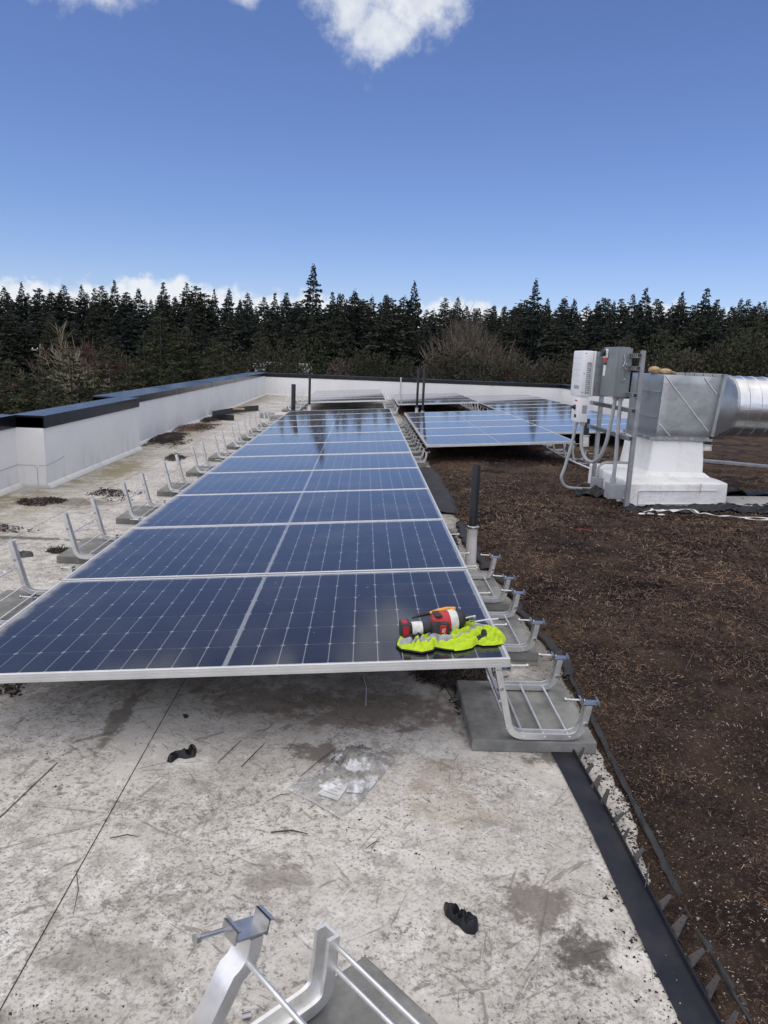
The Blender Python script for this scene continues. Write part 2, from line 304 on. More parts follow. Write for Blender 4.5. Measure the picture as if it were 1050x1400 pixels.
MT['redtwig'] = mat_leaf('reddish_twigs', (.085, .05, .04), (.12, .07, .055), (.10, .06, .05), .8)
MT['birch'] = mat_leaf('pale_twigs', (.20, .17, .12), (.28, .24, .17), (.22, .19, .14), .8)
MT['stem'] = mat_leaf('dry_stems', (.10, .058, .038), (.19, .122, .08), (.14, .086, .058), 1.2)
MT['stemd'] = mat_leaf('dark_dry_stems', (.022, .015, .013), (.045, .03, .024), (.03, .02, .017), 3)
MT['straw'] = mat_leaf('straw_flecks', (.26, .19, .13), (.36, .29, .21), (.30, .22, .15), 5)
MT['grit'] = pm('pale_grit', (.38, .35, .31), (.22, .20, .18), 9, .9)
MT['ground'] = pm('far_ground', (.035, .045, .022), (.06, .055, .035), .05, .95)
MT['roofgrey'] = pm('house_roof_shingle', (.17, .18, .19), (.22, .22, .23), 2, .85)
MT['siding'] = pm('house_siding', (.40, .40, .38), (.33, .33, .31), 1, .8)

# ------------------------------------------------------------------ mesh helpers
class MB:
    def __init__(s): s.v = []; s.f = []; s.smooth = False
    def add(s, vs, fs):
        o = len(s.v); s.v += [tuple(v) for v in vs]; s.f += [tuple(i+o for i in f) for f in fs]; return s
    def box(s, x0, x1, y0, y1, z0, z1):
        return s.add([(x0,y0,z0),(x1,y0,z0),(x1,y1,z0),(x0,y1,z0),(x0,y0,z1),(x1,y0,z1),(x1,y1,z1),(x0,y1,z1)],
                     [(0,3,2,1),(4,5,6,7),(0,1,5,4),(1,2,6,5),(2,3,7,6),(3,0,4,7)])
    def bbox(s, x0, x1, y0, y1, z0, z1, b=.004):
        """box with chamfered edges"""
        bm = bmesh.new(); vs = [bm.verts.new(p) for p in ((x0,y0,z0),(x1,y0,z0),(x1,y1,z0),(x0,y1,z0),(x0,y0,z1),(x1,y0,z1),(x1,y1,z1),(x0,y1,z1))]
        for f in ((0,3,2,1),(4,5,6,7),(0,1,5,4),(1,2,6,5),(2,3,7,6),(3,0,4,7)): bm.faces.new([vs[i] for i in f])
        bmesh.ops.bevel(bm, geom=bm.edges[:], offset=b, segments=2, affect='EDGES', profile=.6)
        bm.verts.index_update(); s.add([v.co[:] for v in bm.verts], [[v.index for v in f.verts] for f in bm.faces]); bm.free(); return s
    def hull8(s, p): return s.add(p, [(0,3,2,1),(4,5,6,7),(0,1,5,4),(1,2,6,5),(2,3,7,6),(3,0,4,7)])
    def tube(s, pts, r, n=8, cap=True):
        pts = [Vector(p) for p in pts]; rs = r if isinstance(r, (list, tuple)) else [r]*len(pts)
        t0 = (pts[1]-pts[0]).normalized(); a = t0.orthogonal().normalized(); vs = []; fs = []
        for i, p in enumerate(pts):
            t = (pts[min(i+1, len(pts)-1)]-pts[max(i-1, 0)]).normalized()
            a = (a - t*a.dot(t)); a = a.normalized() if a.length > 1e-6 else t.orthogonal().normalized(); b = t.cross(a)
            for j in range(n):
                q = 2*math.pi*j/n; vs.append(p + (a*math.cos(q)+b*math.sin(q))*rs[i])
        for i in range(len(pts)-1):
            for j in range(n): fs.append((i*n+j, i*n+(j+1) % n, (i+1)*n+(j+1) % n, (i+1)*n+j))
        if cap: fs.append(tuple(reversed(range(n)))); fs.append(tuple(range((len(pts)-1)*n, len(pts)*n)))
        return s.add(vs, fs)
    def lathe(s, prof, org=(0,0,0), axis=(0,0,1), n=20):
        """prof: (r, h) along axis"""
        ax = Vector(axis).normalized(); a = ax.orthogonal().normalized(); b = ax.cross(a); o = Vector(org); vs = []; fs = []
        for r_, h in prof:
            for j in range(n):
                q = 2*math.pi*j/n; vs.append(o + ax*h + (a*math.cos(q)+b*math.sin(q))*r_)
        m_ = len(prof)
        for i in range(m_-1):
            for j in range(n): fs.append((i*n+j, i*n+(j+1) % n, (i+1)*n+(j+1) % n, (i+1)*n+j))
        fs.append(tuple(reversed(range(n)))); fs.append(tuple(range((m_-1)*n, m_*n)))
        return s.add(vs, fs)
    def sweep(s, pts, prof, side, org=(0,0,0)):
        """sweep a closed profile (w along side, n along inner normal) on a planar path"""
        pts = [Vector(p) for p in pts]; side = Vector(side).normalized(); vs = []; fs = []; n = len(prof); o = Vector(org)
        for i, p in enumerate(pts):
            t = (pts[min(i+1, len(pts)-1)]-pts[max(i-1, 0)]).normalized(); nn = side.cross(t).normalized()
            for w, d in prof: vs.append(o + p + side*w + nn*d)
        for i in range(len(pts)-1):
            for j in range(n): fs.append((i*n+j, i*n+(j+1) % n, (i+1)*n+(j+1) % n, (i+1)*n+j))
        fs.append(tuple(reversed(range(n)))); fs.append(tuple(range((len(pts)-1)*n, len(pts)*n)))
        return s.add(vs, fs)
    def mesh(s, name, mat, smooth=None):
        me = bpy.data.meshes.new(name); me.from_pydata(s.v, [], s.f); me.validate(); me.materials.append(mat)
        bm = bmesh.new(); bm.from_mesh(me); bmesh.ops.recalc_face_normals(bm, faces=bm.faces[:]); bm.to_mesh(me); bm.free()
        if smooth is not None:
            me.polygons.foreach_set('use_smooth', [True]*len(me.polygons))
            me.set_sharp_from_angle(angle=R(smooth))
        return me
    def obj(s, name, mat, parent=None, smooth=None): return link(name, s.mesh(name, mat, smooth), parent)
def link(name, me, parent=None):
    o = bpy.data.objects.new(name, me); C.objects.link(o)
    if parent is not None: o.parent = parent
    return o
def tag(o, label=None, cat=None, group=None, kind=None):
    for k_, v_ in (('label', label), ('category', cat), ('group', group), ('kind', kind)):
        if v_: o[k_] = v_
    return o
def thing(name, label, cat, loc=(0,0,0), rz=0, group=None):
    o = bpy.data.objects.new(name, None); C.objects.link(o); o.location = loc; o.rotation_euler = (0, 0, rz); o.empty_display_size = .1
    return tag(o, label, cat, group)
def copy_tree(o, parent=None):
    c = o.copy(); C.objects.link(c); c.parent = parent
    for ch in list(o.children): copy_tree(ch, c)
    return c
def fastmesh(name, V_, F_, mat):
    """numpy verts (n,3) and quads/tris (m,k)"""
    me = bpy.data.meshes.new(name); V_ = np.asarray(V_, np.float32); F_ = np.asarray(F_, np.int32)
    k_ = F_.shape[1]; me.vertices.add(len(V_)); me.vertices.foreach_set('co', V_.ravel())
    me.loops.add(F_.size); me.loops.foreach_set('vertex_index', F_.ravel()); me.polygons.add(len(F_))
    me.polygons.foreach_set('loop_start', np.arange(0, F_.size, k_, dtype=np.int32)); me.polygons.foreach_set('loop_total', np.full(len(F_), k_, np.int32))
    me.update(calc_edges=True); me.materials.append(mat); return me
def bez(a, b, c, n=6):
    a, b, c = Vector(a), Vector(b), Vector(c); return [a*(1-t)**2 + b*2*t*(1-t) + c*t*t for t in [i/n for i in range(n+1)]]
def vnoise(x, y, seed=0):
    """smooth value noise, numpy"""
    x = np.asarray(x, float); y = np.asarray(y, float); xi = np.floor(x); yi = np.floor(y); fx = x-xi; fy = y-yi
    def h(a, b):
        s_ = np.sin(a*127.1+b*311.7+seed*74.7)*43758.5453; return s_-np.floor(s_)
    u = fx*fx*(3-2*fx); w = fy*fy*(3-2*fy)
    return (h(xi, yi)*(1-u)+h(xi+1, yi)*u)*(1-w) + (h(xi, yi+1)*(1-u)+h(xi+1, yi+1)*u)*w
def fbm(x, y, seed=0, o=4):
    r_ = 0; a = .5
    for i in range(o): r_ = r_ + a*vnoise(np.asarray(x)*2**i, np.asarray(y)*2**i, seed+i); a *= .5
    return r_

# ================================================================== STRUCTURE
ROOF_Y0, ROOF_Y1 = -7.0, 22.9
roof = MB().box(-2.4, 12.7, ROOF_Y0, ROOF_Y1, -.6, 0).obj('roof', MT['membrane']); tag(roof, kind='structure', label='dirty white membrane of the flat roof', cat='roof')
gnd = MB().add([(-1500, -300, -11), (1500, -300, -11), (1500, 2500, -11), (-1500, 2500, -11)], [(0, 1, 2, 3)]).obj('ground', MT['ground']); tag(gnd, kind='structure')
bld = MB().box(-2.35, 12.65, ROOF_Y0+.05, ROOF_Y1-.05, -11, -.602).obj('building', MT['siding']); tag(bld, kind='structure')
# welded laps of the membrane
def lap(pts, w=.012, h=.0035):
    mb = MB()
    for (a, b) in zip(pts[:-1], pts[1:]):
        a, b = Vector((*a, 0)), Vector((*b, 0)); n = (b-a).normalized().cross(Vector((0, 0, 1)))*w/2
        mb.hull8([a-n, b-n, b+n, a+n] + [p+Vector((0, 0, h)) for p in (a-n, b-n, b+n, a+n)])
    return mb.obj('membrane_lap', MT['membrane'], roof)
lap([(.757, 3.4), (.752, -.38), (.748, -3.5)], .007)
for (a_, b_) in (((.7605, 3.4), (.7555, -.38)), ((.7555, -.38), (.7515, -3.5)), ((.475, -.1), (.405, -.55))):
    MB().hull8([(a_[0], a_[1], .0002), (b_[0], b_[1], .0002), (b_[0]+.0018, b_[1], .0002), (a_[0]+.0018, a_[1], .0002), (a_[0], a_[1], .0016), (b_[0], b_[1], .0016), (b_[0]+.0018, b_[1], .0016), (a_[0]+.0018, a_[1], .0016)]).obj('seam_line', MT['soil'], roof)  # thin dark line drawn along the edge of the laps
lap([(.752, -.383), (.50, -.35)], .006); lap([(.47, -.10), (.40, -.55), (.36, -1.4)], .006); lap([(-1.1, -3), (-1.12, 21)], .012)

# ---- parapets
def parapet(label, corners, thick_dir, T=.30, h=.62, ch=.125, top=.74, seams=()):
    """corners: inner face a->b ; thick_dir: unit vector outward"""
    a, b = [Vector((*c, 0)) for c in corners]; o = Vector((*thick_dir, 0))
    t = thing('parapet_wall', label, 'wall', (a+b)/2); loc = (a+b)/2; up = Vector((0, 0, 1)); d = (b-a).normalized()
    base = [a, b, b+o*T, a+o*T]
    MB().hull8([p-loc for p in base]+[p-loc+up*(top-.02) for p in base]).obj('wall', MT['wall'], t)
    # cap: sheet metal lengths with a small joint
    L_ = (b-a).length; n = max(1, round(L_/3.0)); 
    for i in range(n):
        p0 = a + d*(L_*i/n + (.002 if i else 0)); p1 = a + d*(L_*(i+1)/n - (.002 if i < n-1 else 0)); e = .012
        q = [p0-o*e, p1-o*e, p1+o*(T+e), p0+o*(T+e)]
        sl_ = up*.012
        MB().hull8([x-loc+up*(top-ch) for x in q]+[x-loc+up*top for x in q]).obj('coping', MT['coping'], t)
        if i:
            e = .0155; w_ = d*.06; q = [p0-o*e-w_, p0-o*e+w_, p0+o*(T+e)+w_, p0+o*(T+e)-w_]; MB().hull8([x-loc+up*(top-ch-.004) for x in q]+[x-loc+up*(top+.0035) for x in q]).obj('joint_cover', MT['coping'], t)
    for s_ in seams:
        p = a + d*s_ - o*.003
        MB().hull8([p-loc-d*.012+up*.02, p-loc+d*.012+up*.02, p-loc+d*.012+o*.004+up*.02, p-loc-d*.012+o*.004+up*.02] +
                   [p-loc-d*.012+up*.6, p-loc+d*.012+up*.6, p-loc+d*.012+o*.004+up*.6, p-loc-d*.012+o*.004+up*.6]).obj('membrane_seam', MT['wall'], t)
    # membrane cant at the foot
    f0, f1 = a-o*.05, b-o*.05
    MB().add([a-loc+up*.001, b-loc+up*.001, f1-loc+up*.002, f0-loc+up*.002, a-loc+up*.05-o*.004, b-loc+up*.05-o*.004], [(0,1,2,3),(3,2,5,4),(0,3,4),(1,5,2)]).obj('base_flashing', MT['wall'], t)
    return t
parapet('white parapet with black coping on the near side of the wall jog', ((-1.97, ROOF_Y0), (-1.97, 4.93)), (-1, 0))
parapet('white parapet block with black coping that juts in toward the panels', ((-1.69, 4.93), (-1.69, 8.07)), (-1, 0), seams=())
MB().box(-1.99, -1.688, 4.926, 4.9295, .0, .61)
parapet('long white parapet with black coping running to the far corner', ((-1.84, 8.085), (-1.84, 22.6)), (-1, 0), .5, ch=.10, seams=(5.6, 10.5))
parapet('white parapet with black coping across the far end of the roof', ((-2.14, 22.6), (8.58, 22.6)), (0, 1), seams=(3.1, 5.6, 8.0))
parapet('short white parapet turning forward at the far duct-side corner', ((8.28, 22.6), (8.28, 16.5)), (1, 0), seams=(2.2,))
parapet('white parapet hidden behind the spiral duct', ((12.2, 16.5), (12.2, ROOF_Y0)), (1, 0))
jog = [o for o in C.objects if o.get('label', '').startswith('white parapet block')][0]
def patch_edge(pts):
    o = MB().tube([Vector(q)-jog.location for q in pts], .0028, 5).obj('patch_edge', MT['concrete'], jog)
patch_edge([(-1.9685, 4.52, .05), (-1.9685, 4.52, .19), (-1.9685, 4.56, .23), (-1.9685, 4.92, .235)]); patch_edge([(-1.965, 4.9285, .235), (-1.80, 4.9285, .235), (-1.775, 4.9285, .21), (-1.775, 4.9285, .03)])
patch_edge([(-1.76, 4.9285, .235), (-1.692, 4.9285, .235)]); patch_edge([(-1.6885, 4.94, .235), (-1.6885, 5.25, .25), (-1.6885, 5.4, .27)])
o = tag(MB().tube([(2.77, 22.585, .0), (2.77, 22.585, .66), (2.77, 22.57, .72), (2.77, 22.57, .765)], .024, 10).obj('wall_conduit', MT['wht'], smooth=40), 'white vertical conduit fixed to the far parapet', 'conduit')

# ---- planted bed (dry sedum substrate)
def bed_edge(y):
    y = np.asarray(y, float)
    e = np.interp(y, [-7, -1.2, -.75, -.4, .1, .6, 2.2, 3.0, 5.5, 7, 23], [2.37, 2.375, 2.39, 2.45, 2.50, 2.53, 2.48, 2.42, 2.46, 2.47, 2.46])
    return e + (fbm(y*3.1, y*0+3, 5)-.47)*.10 + (fbm(y*17, y*0+1, 8)-.47)*.03
def bed_z(x, y):
    d = x - bed_edge(y); ramp = np.clip(d/.28, 0, 1); ramp = ramp*ramp*(3-2*ramp)
    return .004 + ramp*(.035 + .045*fbm(x*1.1, y*1.1, 2)) + ramp*((fbm(x*9, y*9, 9)-.47)*.075 + (vnoise(x*38, y*38, 4)-.5)*.02)
def build_bed():
    ys = np.concatenate([np.arange(-4, -1.6, .06), np.arange(-1.6, 3.5, .022), np.arange(3.5, 8, .045), np.arange(8, 22.59, .14)])
    us = np.concatenate([np.arange(0, 1.3, .022), np.arange(1.3, 3.4, .04), np.arange(3.4, 6.84, .12), [6.84]])
    Y, U = np.meshgrid(ys, us, indexing='ij'); E_ = bed_edge(Y); X = E_ + U*(12.19-E_)/6.84
    Z = bed_z(X, Y); n, m_ = X.shape; idx = np.arange(n*m_).reshape(n, m_)
    F_ = np.stack([idx[:-1, :-1], idx[:-1, 1:], idx[1:, 1:], idx[1:, :-1]], -1).reshape(-1, 4)
    keep = np.ones(len(F_), bool)
    cx = X.ravel()[F_].mean(1); cy = Y.ravel()[F_].mean(1)
    # holes: roof curb, and the bare patch beside the curb
    keep &= ~((cx > 4.27) & (cx < 5.32) & (cy > 4.98) & (cy < 6.0))
    keep &= ~((cy > 16.5) & (cx > 8.22))
    me = fastmesh('planting_bed', np.stack([X, Y, Z], -1).reshape(-1, 3), F_[keep], MT['bed'])
    me.polygons.foreach_set('use_smooth', [True]*len(me.polygons))
    return tag(link('planting_bed', me), 'brown dry sedum bed covering the roof', 'planting bed', kind='structure')
bed = build_bed()
def polar(n, r0, r1, a0, a1):
    r_ = np.exp(rng.uniform(np.log(r0), np.log(r1), n)); a = rng.uniform(a0, a1, n); return CAM.x+r_*np.sin(a), CAM.y+r_*np.cos(a), r_
def strips(x, y, z, ln, wd, lift=.5, up=0.):
    n = len(x); a = rng.uniform(0, 2*np.pi, n); el = rng.uniform(-.1, lift, n)
    d = np.stack([np.cos(a)*np.cos(el), np.sin(a)*np.cos(el), np.sin(el)], -1)*ln[:, None]
    p = np.stack([-np.sin(a), np.cos(a), rng.uniform(-.6, .6, n)], -1)*wd[:, None]
    o_ = np.stack([x, y, z], -1); bend = np.stack([rng.normal(0, .18, n)*ln, rng.normal(0, .18, n)*ln, rng.uniform(0, .25, n)*ln], -1)
    v = np.stack([o_-p, o_+p, o_+d*.5+bend+p, o_+d*.5+bend-p, o_+d+p*.5, o_+d-p*.5], 1).reshape(-1, 3); b_ = np.arange(n)[:, None]*6
    return v, np.concatenate([b_+np.array([[0, 1, 2, 3]]), b_+np.array([[3, 2, 4, 5]])])
def on_bed(n, r0=1.4, r1=13, m=.02):
    x, y, r_ = polar(n, r0, r1, R(-2), R(60)); k_ = (x > bed_edge(y)+m) & (x < 12) & (y < 22) & ~((x > 4.2) & (x < 5.42) & (y > 4.6) & (y < 6.1)); return x[k_], y[k_], r_[k_]
def scatter(name, n, mat, l0, l1, w, label, seed=0, lift=.5, thr=0):
    x, y, r_ = on_bed(n)
    if thr:
        k_ = fbm(x*1.3+seed, y*1.3, seed) > thr; x, y, r_ = x[k_], y[k_], r_[k_]
    s_ = np.clip(r_/3.0, .8, 2.2)
    v, f = strips(x, y, bed_z(x, y)-.002, rng.uniform(l0, l1, len(x))*s_, rng.uniform(.5, 1, len(x))*w*s_, lift)
    return tag(link(name, fastmesh(name, v, f, mat)), label, 'plant litter', kind='stuff')
scatter('dry_stems', 110000, MT['stem'], .010, .032, .0016, 'reddish brown dry sedum stems lying on the bed', 1, .5, .36)
scatter('dark_dry_stems', 110000, MT['stemd'], .012, .035, .0022, 'dark dead stems matted over the bed', 2, .5, .45)
scatter('straw_flecks', 14000, MT['straw'], .008, .022, .0014, 'pale straw flecks scattered over the bed', 3, .6, .42)
def grit(name, x, y, z, r0, r1, mat, label, cat):
    n = len(x); r_ = rng.uniform(r0, r1, n)*np.where(rng.random(n) < .06, 1.8, 1); base = np.array([(1,0,-.3),(-.5,.87,-.3),(-.5,-.87,-.3),(.1,0,.8)])
    a = rng.uniform(0, 6.28, n); c_, s_ = np.cos(a), np.sin(a); j = base[None]*rng.uniform(.6, 1.3, (n, 4, 1)); v = np.empty((n, 4, 3))
    v[..., 0] = (j[..., 0]*c_[:, None]-j[..., 1]*s_[:, None])*r_[:, None]+x[:, None]; v[..., 1] = (j[..., 0]*s_[:, None]+j[..., 1]*c_[:, None])*r_[:, None]+y[:, None]
    v[..., 2] = j[..., 2]*r_[:, None]*.7+z[:, None]+r_[:, None]*.15; b_ = np.arange(n)[:, None]*4
    f = np.concatenate([b_+np.array([[0, 1, 3]]), b_+np.array([[1, 2, 3]]), b_+np.array([[2, 0, 3]]), b_+np.array([[0, 2, 1]])])
    return tag(link(name, fastmesh(name, v.reshape(-1, 3), f, mat)), label, cat, kind='stuff')
x, y, r_ = on_bed(9000, 1.4, 9, -.06); k_ = (rng.random(len(x)) < np.where(x < bed_edge(y)+.55, .8, .22)); x, y = x[k_], y[k_]
grit('pale_grit', x, y, bed_z(x, y), .0018, .0052, MT['grit'], 'pale pumice grit sprinkled through the bed', 'grit')
# dark crumbs on the membrane
x, y, r_ = polar(7000, 1.2, 14, R(-52), R(30)); k_ = (x < bed_edge(y)) & (x > -1.65) & (fbm(x*2.2, y*2.2, 11) > .46+.1*rng.random(len(x))); x, y = x[k_], y[k_]
grit('dark_crumbs', x, y, np.zeros(len(x))+.001, .0014, .0042, MT['soil'], 'dark crumbs of soil strewn on the white membrane', 'soil crumbs')
x, y, r_ = polar(120000, 1.2, 9, R(5), R(40)); q = x-bed_edge(y); k_ = (q > -.16) & (q < .05) & (rng.random(len(x)) < np.exp(-np.clip(-q, 0, 1)/.06)*(.25+1.2*(fbm(x*5, y*5, 14)-.3))); x, y = x[k_], y[k_]
grit('edge_crumbs', x, y, np.zeros(len(x))+.001, .0016, .006, MT['soil'], 'soil crumbs spilling from the bed edge onto the membrane', 'soil crumbs')
# soil spilled along the bed edge and in patches near the parapet
def spill(cx, cy, sx, sy, n, seed, rot=0, r1=.02):
    u = rng.normal(0, .45, n); w_ = rng.normal(0, .45, n); c_, s_ = math.cos(rot), math.sin(rot)
    return cx+(u*sx*c_-w_*sy*s_), cy+(u*sx*s_+w_*sy*c_)
def litter_patch(cx, cy, sx, sy, h, label, rot=0, n=900, mat='soil', name='soil_pile'):
    """irregular drift of crumbs and stalks; thick ones get a low lumpy heap below"""
    root = thing(name, label, 'debris', (cx, cy, 0)); sd = int(abs(cx*31+cy*17)) % 50
    def dens(u, w_): return fbm(u*2.6/max(sx, .2)+sd, w_*2.6/max(sy, .2), sd)
    N_ = n*6; u = rng.uniform(-.75, .75, N_)*sx; w_ = rng.uniform(-.75, .75, N_)*sy; e = 1-((u/sx*1.5)**2+(w_/sy*1.5)**2)
    k_ = (dens(u, w_)-.47)*1.5+e*.62 > .18+rng.normal(0, .10, N_); u, w_, e = u[k_], w_[k_], np.clip(e[k_], 0, 1)
    x, y = u*math.cos(rot)-w_*math.sin(rot), u*math.sin(rot)+w_*math.cos(rot); z = h*e*.75
    g = grit('crumbs', x, y, z, .0035, .0125, MT['soil'], None, None); g.parent = root
    j = rng.random(len(x)) < .3; v, f = strips(x[j], y[j], z[j]+.004, rng.uniform(.02, .07, j.sum()), rng.uniform(.0015, .004, j.sum()), .35)
    g = link('stalks', fastmesh('stalks', v, f, MT['stem' if mat == 'stem' else 'stemd']), root); g['kind'] = 'stuff'
    if h > .03:
        A, Rn = 90, 10; ang = np.linspace(0, 2*np.pi, A, endpoint=False); vs = []; fs = []
        rad = .35+.75*fbm(np.cos(ang)*2.4+cx*3, np.sin(ang)*2.4+cy*3, 3)
        for i in range(Rn+1):
            t = i/Rn
            for q in range(A):
                a_, b_ = math.cos(ang[q])*rad[q]*t*sx/2, math.sin(ang[q])*rad[q]*t*sy/2; px, py = a_*math.cos(rot)-b_*math.sin(rot), a_*math.sin(rot)+b_*math.cos(rot)
                vs.append((px, py, .0015 if i == Rn else h*(1-t**1.5)*(.3+1.3*float(fbm((px+cx)*12, (py+cy)*12, 2)))+.002))
        for i in range(Rn):
            for q in range(A): fs.append((i*A+q, i*A+(q+1) % A, (i+1)*A+(q+1) % A, (i+1)*A+q))
        link('heap', MB().add(vs, fs).mesh('heap', MT[mat], 60), root)
    return root
litter_patch(-1.62, 9.35, .62, 1.5, .07, 'dark heap of leaf litter against the far parapet just past the wall jog', .12, 1400)
litter_patch(-1.62, 11.0, .5, 1.5, .10, 'brown heap of soil between the jog and the bent edging strips', -.12, 1200, 'stem')
litter_patch(-1.72, 12.9, .4, .9, .05, 'small brown soil patch next to the bent edging strips', .1, 500)
litter_patch(-.98, 7.35, .25, .55, .02, 'small dark soil patch off the corner of the jutting parapet block', .2, 300)
litter_patch(-.95, 4.75, .42, .5, .012, 'flat dark stain of soil in front of the jutting parapet block', .3, 260)
litter_patch(-1.45, 4.28, .35, .30, .015, 'dark soil patch at the inner corner of the wall jog', .1, 240)
litter_patch(-1.5, 3.25, .85, .18, .012, 'long thin soil smear leading away from the near parapet', -.12, 240)
litter_patch(-.62, 2.62, .16, .10, .012, 'little dark crumb pile beside an upright rack leg', .1, 120)
litter_patch(1.97, .72, .36, .50, .022, 'black soil spilled beside the front paver under the panel', .25, 700)
litter_patch(-.2, .55, .45, .55, .02, 'black soil drift under the low corner of the front panel', .4, 500)
litter_patch(2.21, 3.4, .22, 1.3, .018, 'strip of soil crumbs beside the panels past the near vent pipe', .02, 900)
# ================================================================== SOLAR PANELS
PW, PD, PITCH, ZLOW = 2.094, 1.134, 1.1549, .27
TILT = math.asin(.1315/2.094); FH = .035
def cell_layout():
    pitch = (PW-.024-.020-.016)/22; cy = (PD-.024-.016)/6; out = []
    for i in range(22):
        x = .012+.010+pitch*(i+.5)+(.016 if i >= 11 else 0)
        for j in range(6): out.append((x, .012+.008+cy*(j+.5)))
    return out, pitch, cy
CELLS, CPX, CPY = cell_layout()
def cell_poly(x, y, z):
    a, b, c = (CPX-.0033)/2, (CPY-.0031)/2, .0075
    return [(x-a+c, y-b, z), (x+a-c, y-b, z), (x+a, y-b+c, z), (x+a, y+b-c, z), (x+a-c, y+b, z), (x-a+c, y+b, z), (x-a, y+b-c, z), (x-a, y-b+c, z)]
def panel_meshes():
    f = MB(); l = .012
    # frame: channel profile mitred into a ring (outer wall, top lip, inner wall, bottom flange)
    def ring(i, z): return [(i, i, z), (PW-i, i, z), (PW-i, PD-i, z), (i, PD-i, z)]
    prof = [(0.0015, 0), (0, -.0015), (0, -FH+.001), (.001, -FH), (.028, -FH), (.028, -FH+.002), (.004, -FH+.003), (.004, -.008), (l, -.008), (l, -.0005), (l-.0005, 0)]
    vs = []; 
    for i, z in prof: vs += ring(i, z)
    n = len(prof); fs = []
    for k in range(n):
        for j in range(4): fs.append((k*4+j, k*4+(j+1) % 4, ((k+1) % n)*4+(j+1) % 4, ((k+1) % n)*4+j))
    f.add(vs, fs)
    # long grooves on the outer wall give the double line of the extrusion
    for z in (-.012, -.024): f.box(.03, PW-.03, -.0012, .001, z-.0012, z+.0012)
    frame = f.mesh('frame', MT['frame'])
    back = MB().box(.004, PW-.004, .004, PD-.004, -.0078, -.0052).mesh('backsheet', MT['backsheet'])
    gl = MB().add([(.0125, .0125, -.0022), (PW-.0125, .0125, -.0022), (PW-.0125, PD-.0125, -.0022), (.0125, PD-.0125, -.0022)], [(0, 1, 2, 3)]).mesh('glass', MT['pane'])
    one = MB(); p = cell_poly(0, 0, .0); q = cell_poly(0, 0, .0007); one.add(p+q, [tuple(range(8, 16))]+[(k, (k+1) % 8, (k+1) % 8+8, k+8) for k in range(8)])
    cell = one.mesh('cell', MT['cell'])
    al = MB()
    for x, y in CELLS: al.add(cell_poly(x, y, -.0045), [tuple(range(8))])
    cells = al.mesh('cells', MT['cell'])
    bus = MB().box(PW/2-.0045, PW/2-.0025, .03, PD-.03, -.0050, -.0042).box(PW/2+.0025, PW/2+.0045, .03, PD-.03, -.0050, -.0042).mesh('busbar', MT['bolt'])
    jb = MB().bbox(PW/2-.05, PW/2+.05, PD-.16, PD-.06, -.026, -.0079, .004).mesh('junction_box', MT['black'])
    return frame, back, gl, cell, cells, bus, jb
PM_ = panel_meshes()
ORD = ['first', 'second', 'third', 'fourth', 'fifth', 'sixth', 'seventh', 'eighth', 'ninth', 'tenth', 'eleventh', 'twelfth', 'thirteenth']
def panel(x0, y0, label, group, detail, dz=0., dx=0.):
    t = thing('solar_module', label, 'solar panel', (x0+dx, y0, ZLOW+dz), 0, group); t.rotation_euler = (random.gauss(0, .0012), -TILT+random.gauss(0, .0008), random.gauss(0, .0012))
    link('frame', PM_[0], t); bs = link('backsheet', PM_[1], t); link('busbar', PM_[5], bs); link('junction_box', PM_[6], bs); link('glass', PM_[2], t)
    if detail:
        for x, y in CELLS:
            c_ = link('cell', PM_[3], t); c_.location = (x, y, -.0051)
    else: tag(link('cells', PM_[4], t), kind='stuff')
    return t
for i in range(11):
    lab = ('solar panel carrying the yellow vest and power tool, at the end of the long row' if i == 0 else
           f'{ORD[i]} solar panel of the long row, counting from the one under the vest')
    panel(0, i*PITCH, lab, 'panels of the long row', i < 3, dx=(0 if i < 8 else -.012))
def block(x0, y0, n, where, group):
    for i in range(n):
        panel(x0, y0+i*PITCH, f'{ORD[i]} panel of the {where}, from its open end', group, False)
block(2.415, 7.60, 5, 'short row by the paired pipes', 'panels of the short row')
block(4.83, 10.12, 10, 'row behind the inverter', 'panels of the row behind the inverter')
block(2.40, 16.25, 4, 'small row before the far parapet', 'panels of the small far row')
block(-.02, 15.60, 5, 'far corner row', 'panels of the far corner row')

# ================================================================== BALLAST RACKS
CH = [(-.0205, 0), (.0205, 0), (.0205, .024), (.013, .024), (.013, .006), (-.013, .006), (-.013, .024), (-.0205, .024)]
def barpath(tx=-.385, tz=.360, z0=.056, sz=.200, lean=.07):
    p = [Vector((tx, 0, tz)), Vector((tx+lean*.42, 0, tz-(tz-.118)*.5))]
    p += bez((tx+lean*.85, 0, .118), (tx+lean+.004, 0, z0), (tx+lean+.068, 0, z0), 7)
    p += bez((-.095, 0, z0), (-.018, 0, z0), (-.010, 0, z0+.078), 7)
    return p + [Vector((0, 0, sz))]
def clamp_mesh(sgn=-1):
    m_ = MB(); m_.box(-.032, .032, -.021, .021, 0, .004)
    m_.box(-.034, -.030, -.019, .019, -.006, .022).box(.030, .034, -.019, .019, -.006, .018).box(-.042, -.030, -.019, .019, .0195, .022).box(.024, .034, -.019, .019, .0155, .018)
    m_.tube([(sgn*.022, 0, .012), (sgn*.095, 0, .014)], .0042, 8).tube([(sgn*.093, 0, .014), (sgn*.101, 0, .014)], .0085, 6)
    return m_
def cap_mesh(): return MB().box(-.004, .024, -.019, .019, -.003, .003)
BARM = MB().sweep(barpath(), CH, (0, -1, 0)).mesh('bar', MT['alu'], 35)
CLM = clamp_mesh(-1).mesh('clamp', MT['steel']); CLT = clamp_mesh(1).mesh('clamp', MT['steel'])
def paver_mesh():
    m_ = MB().bbox(-.275, .205, -.26, .26, 0, .05, .006); return m_.mesh('paver', MT['paver'])
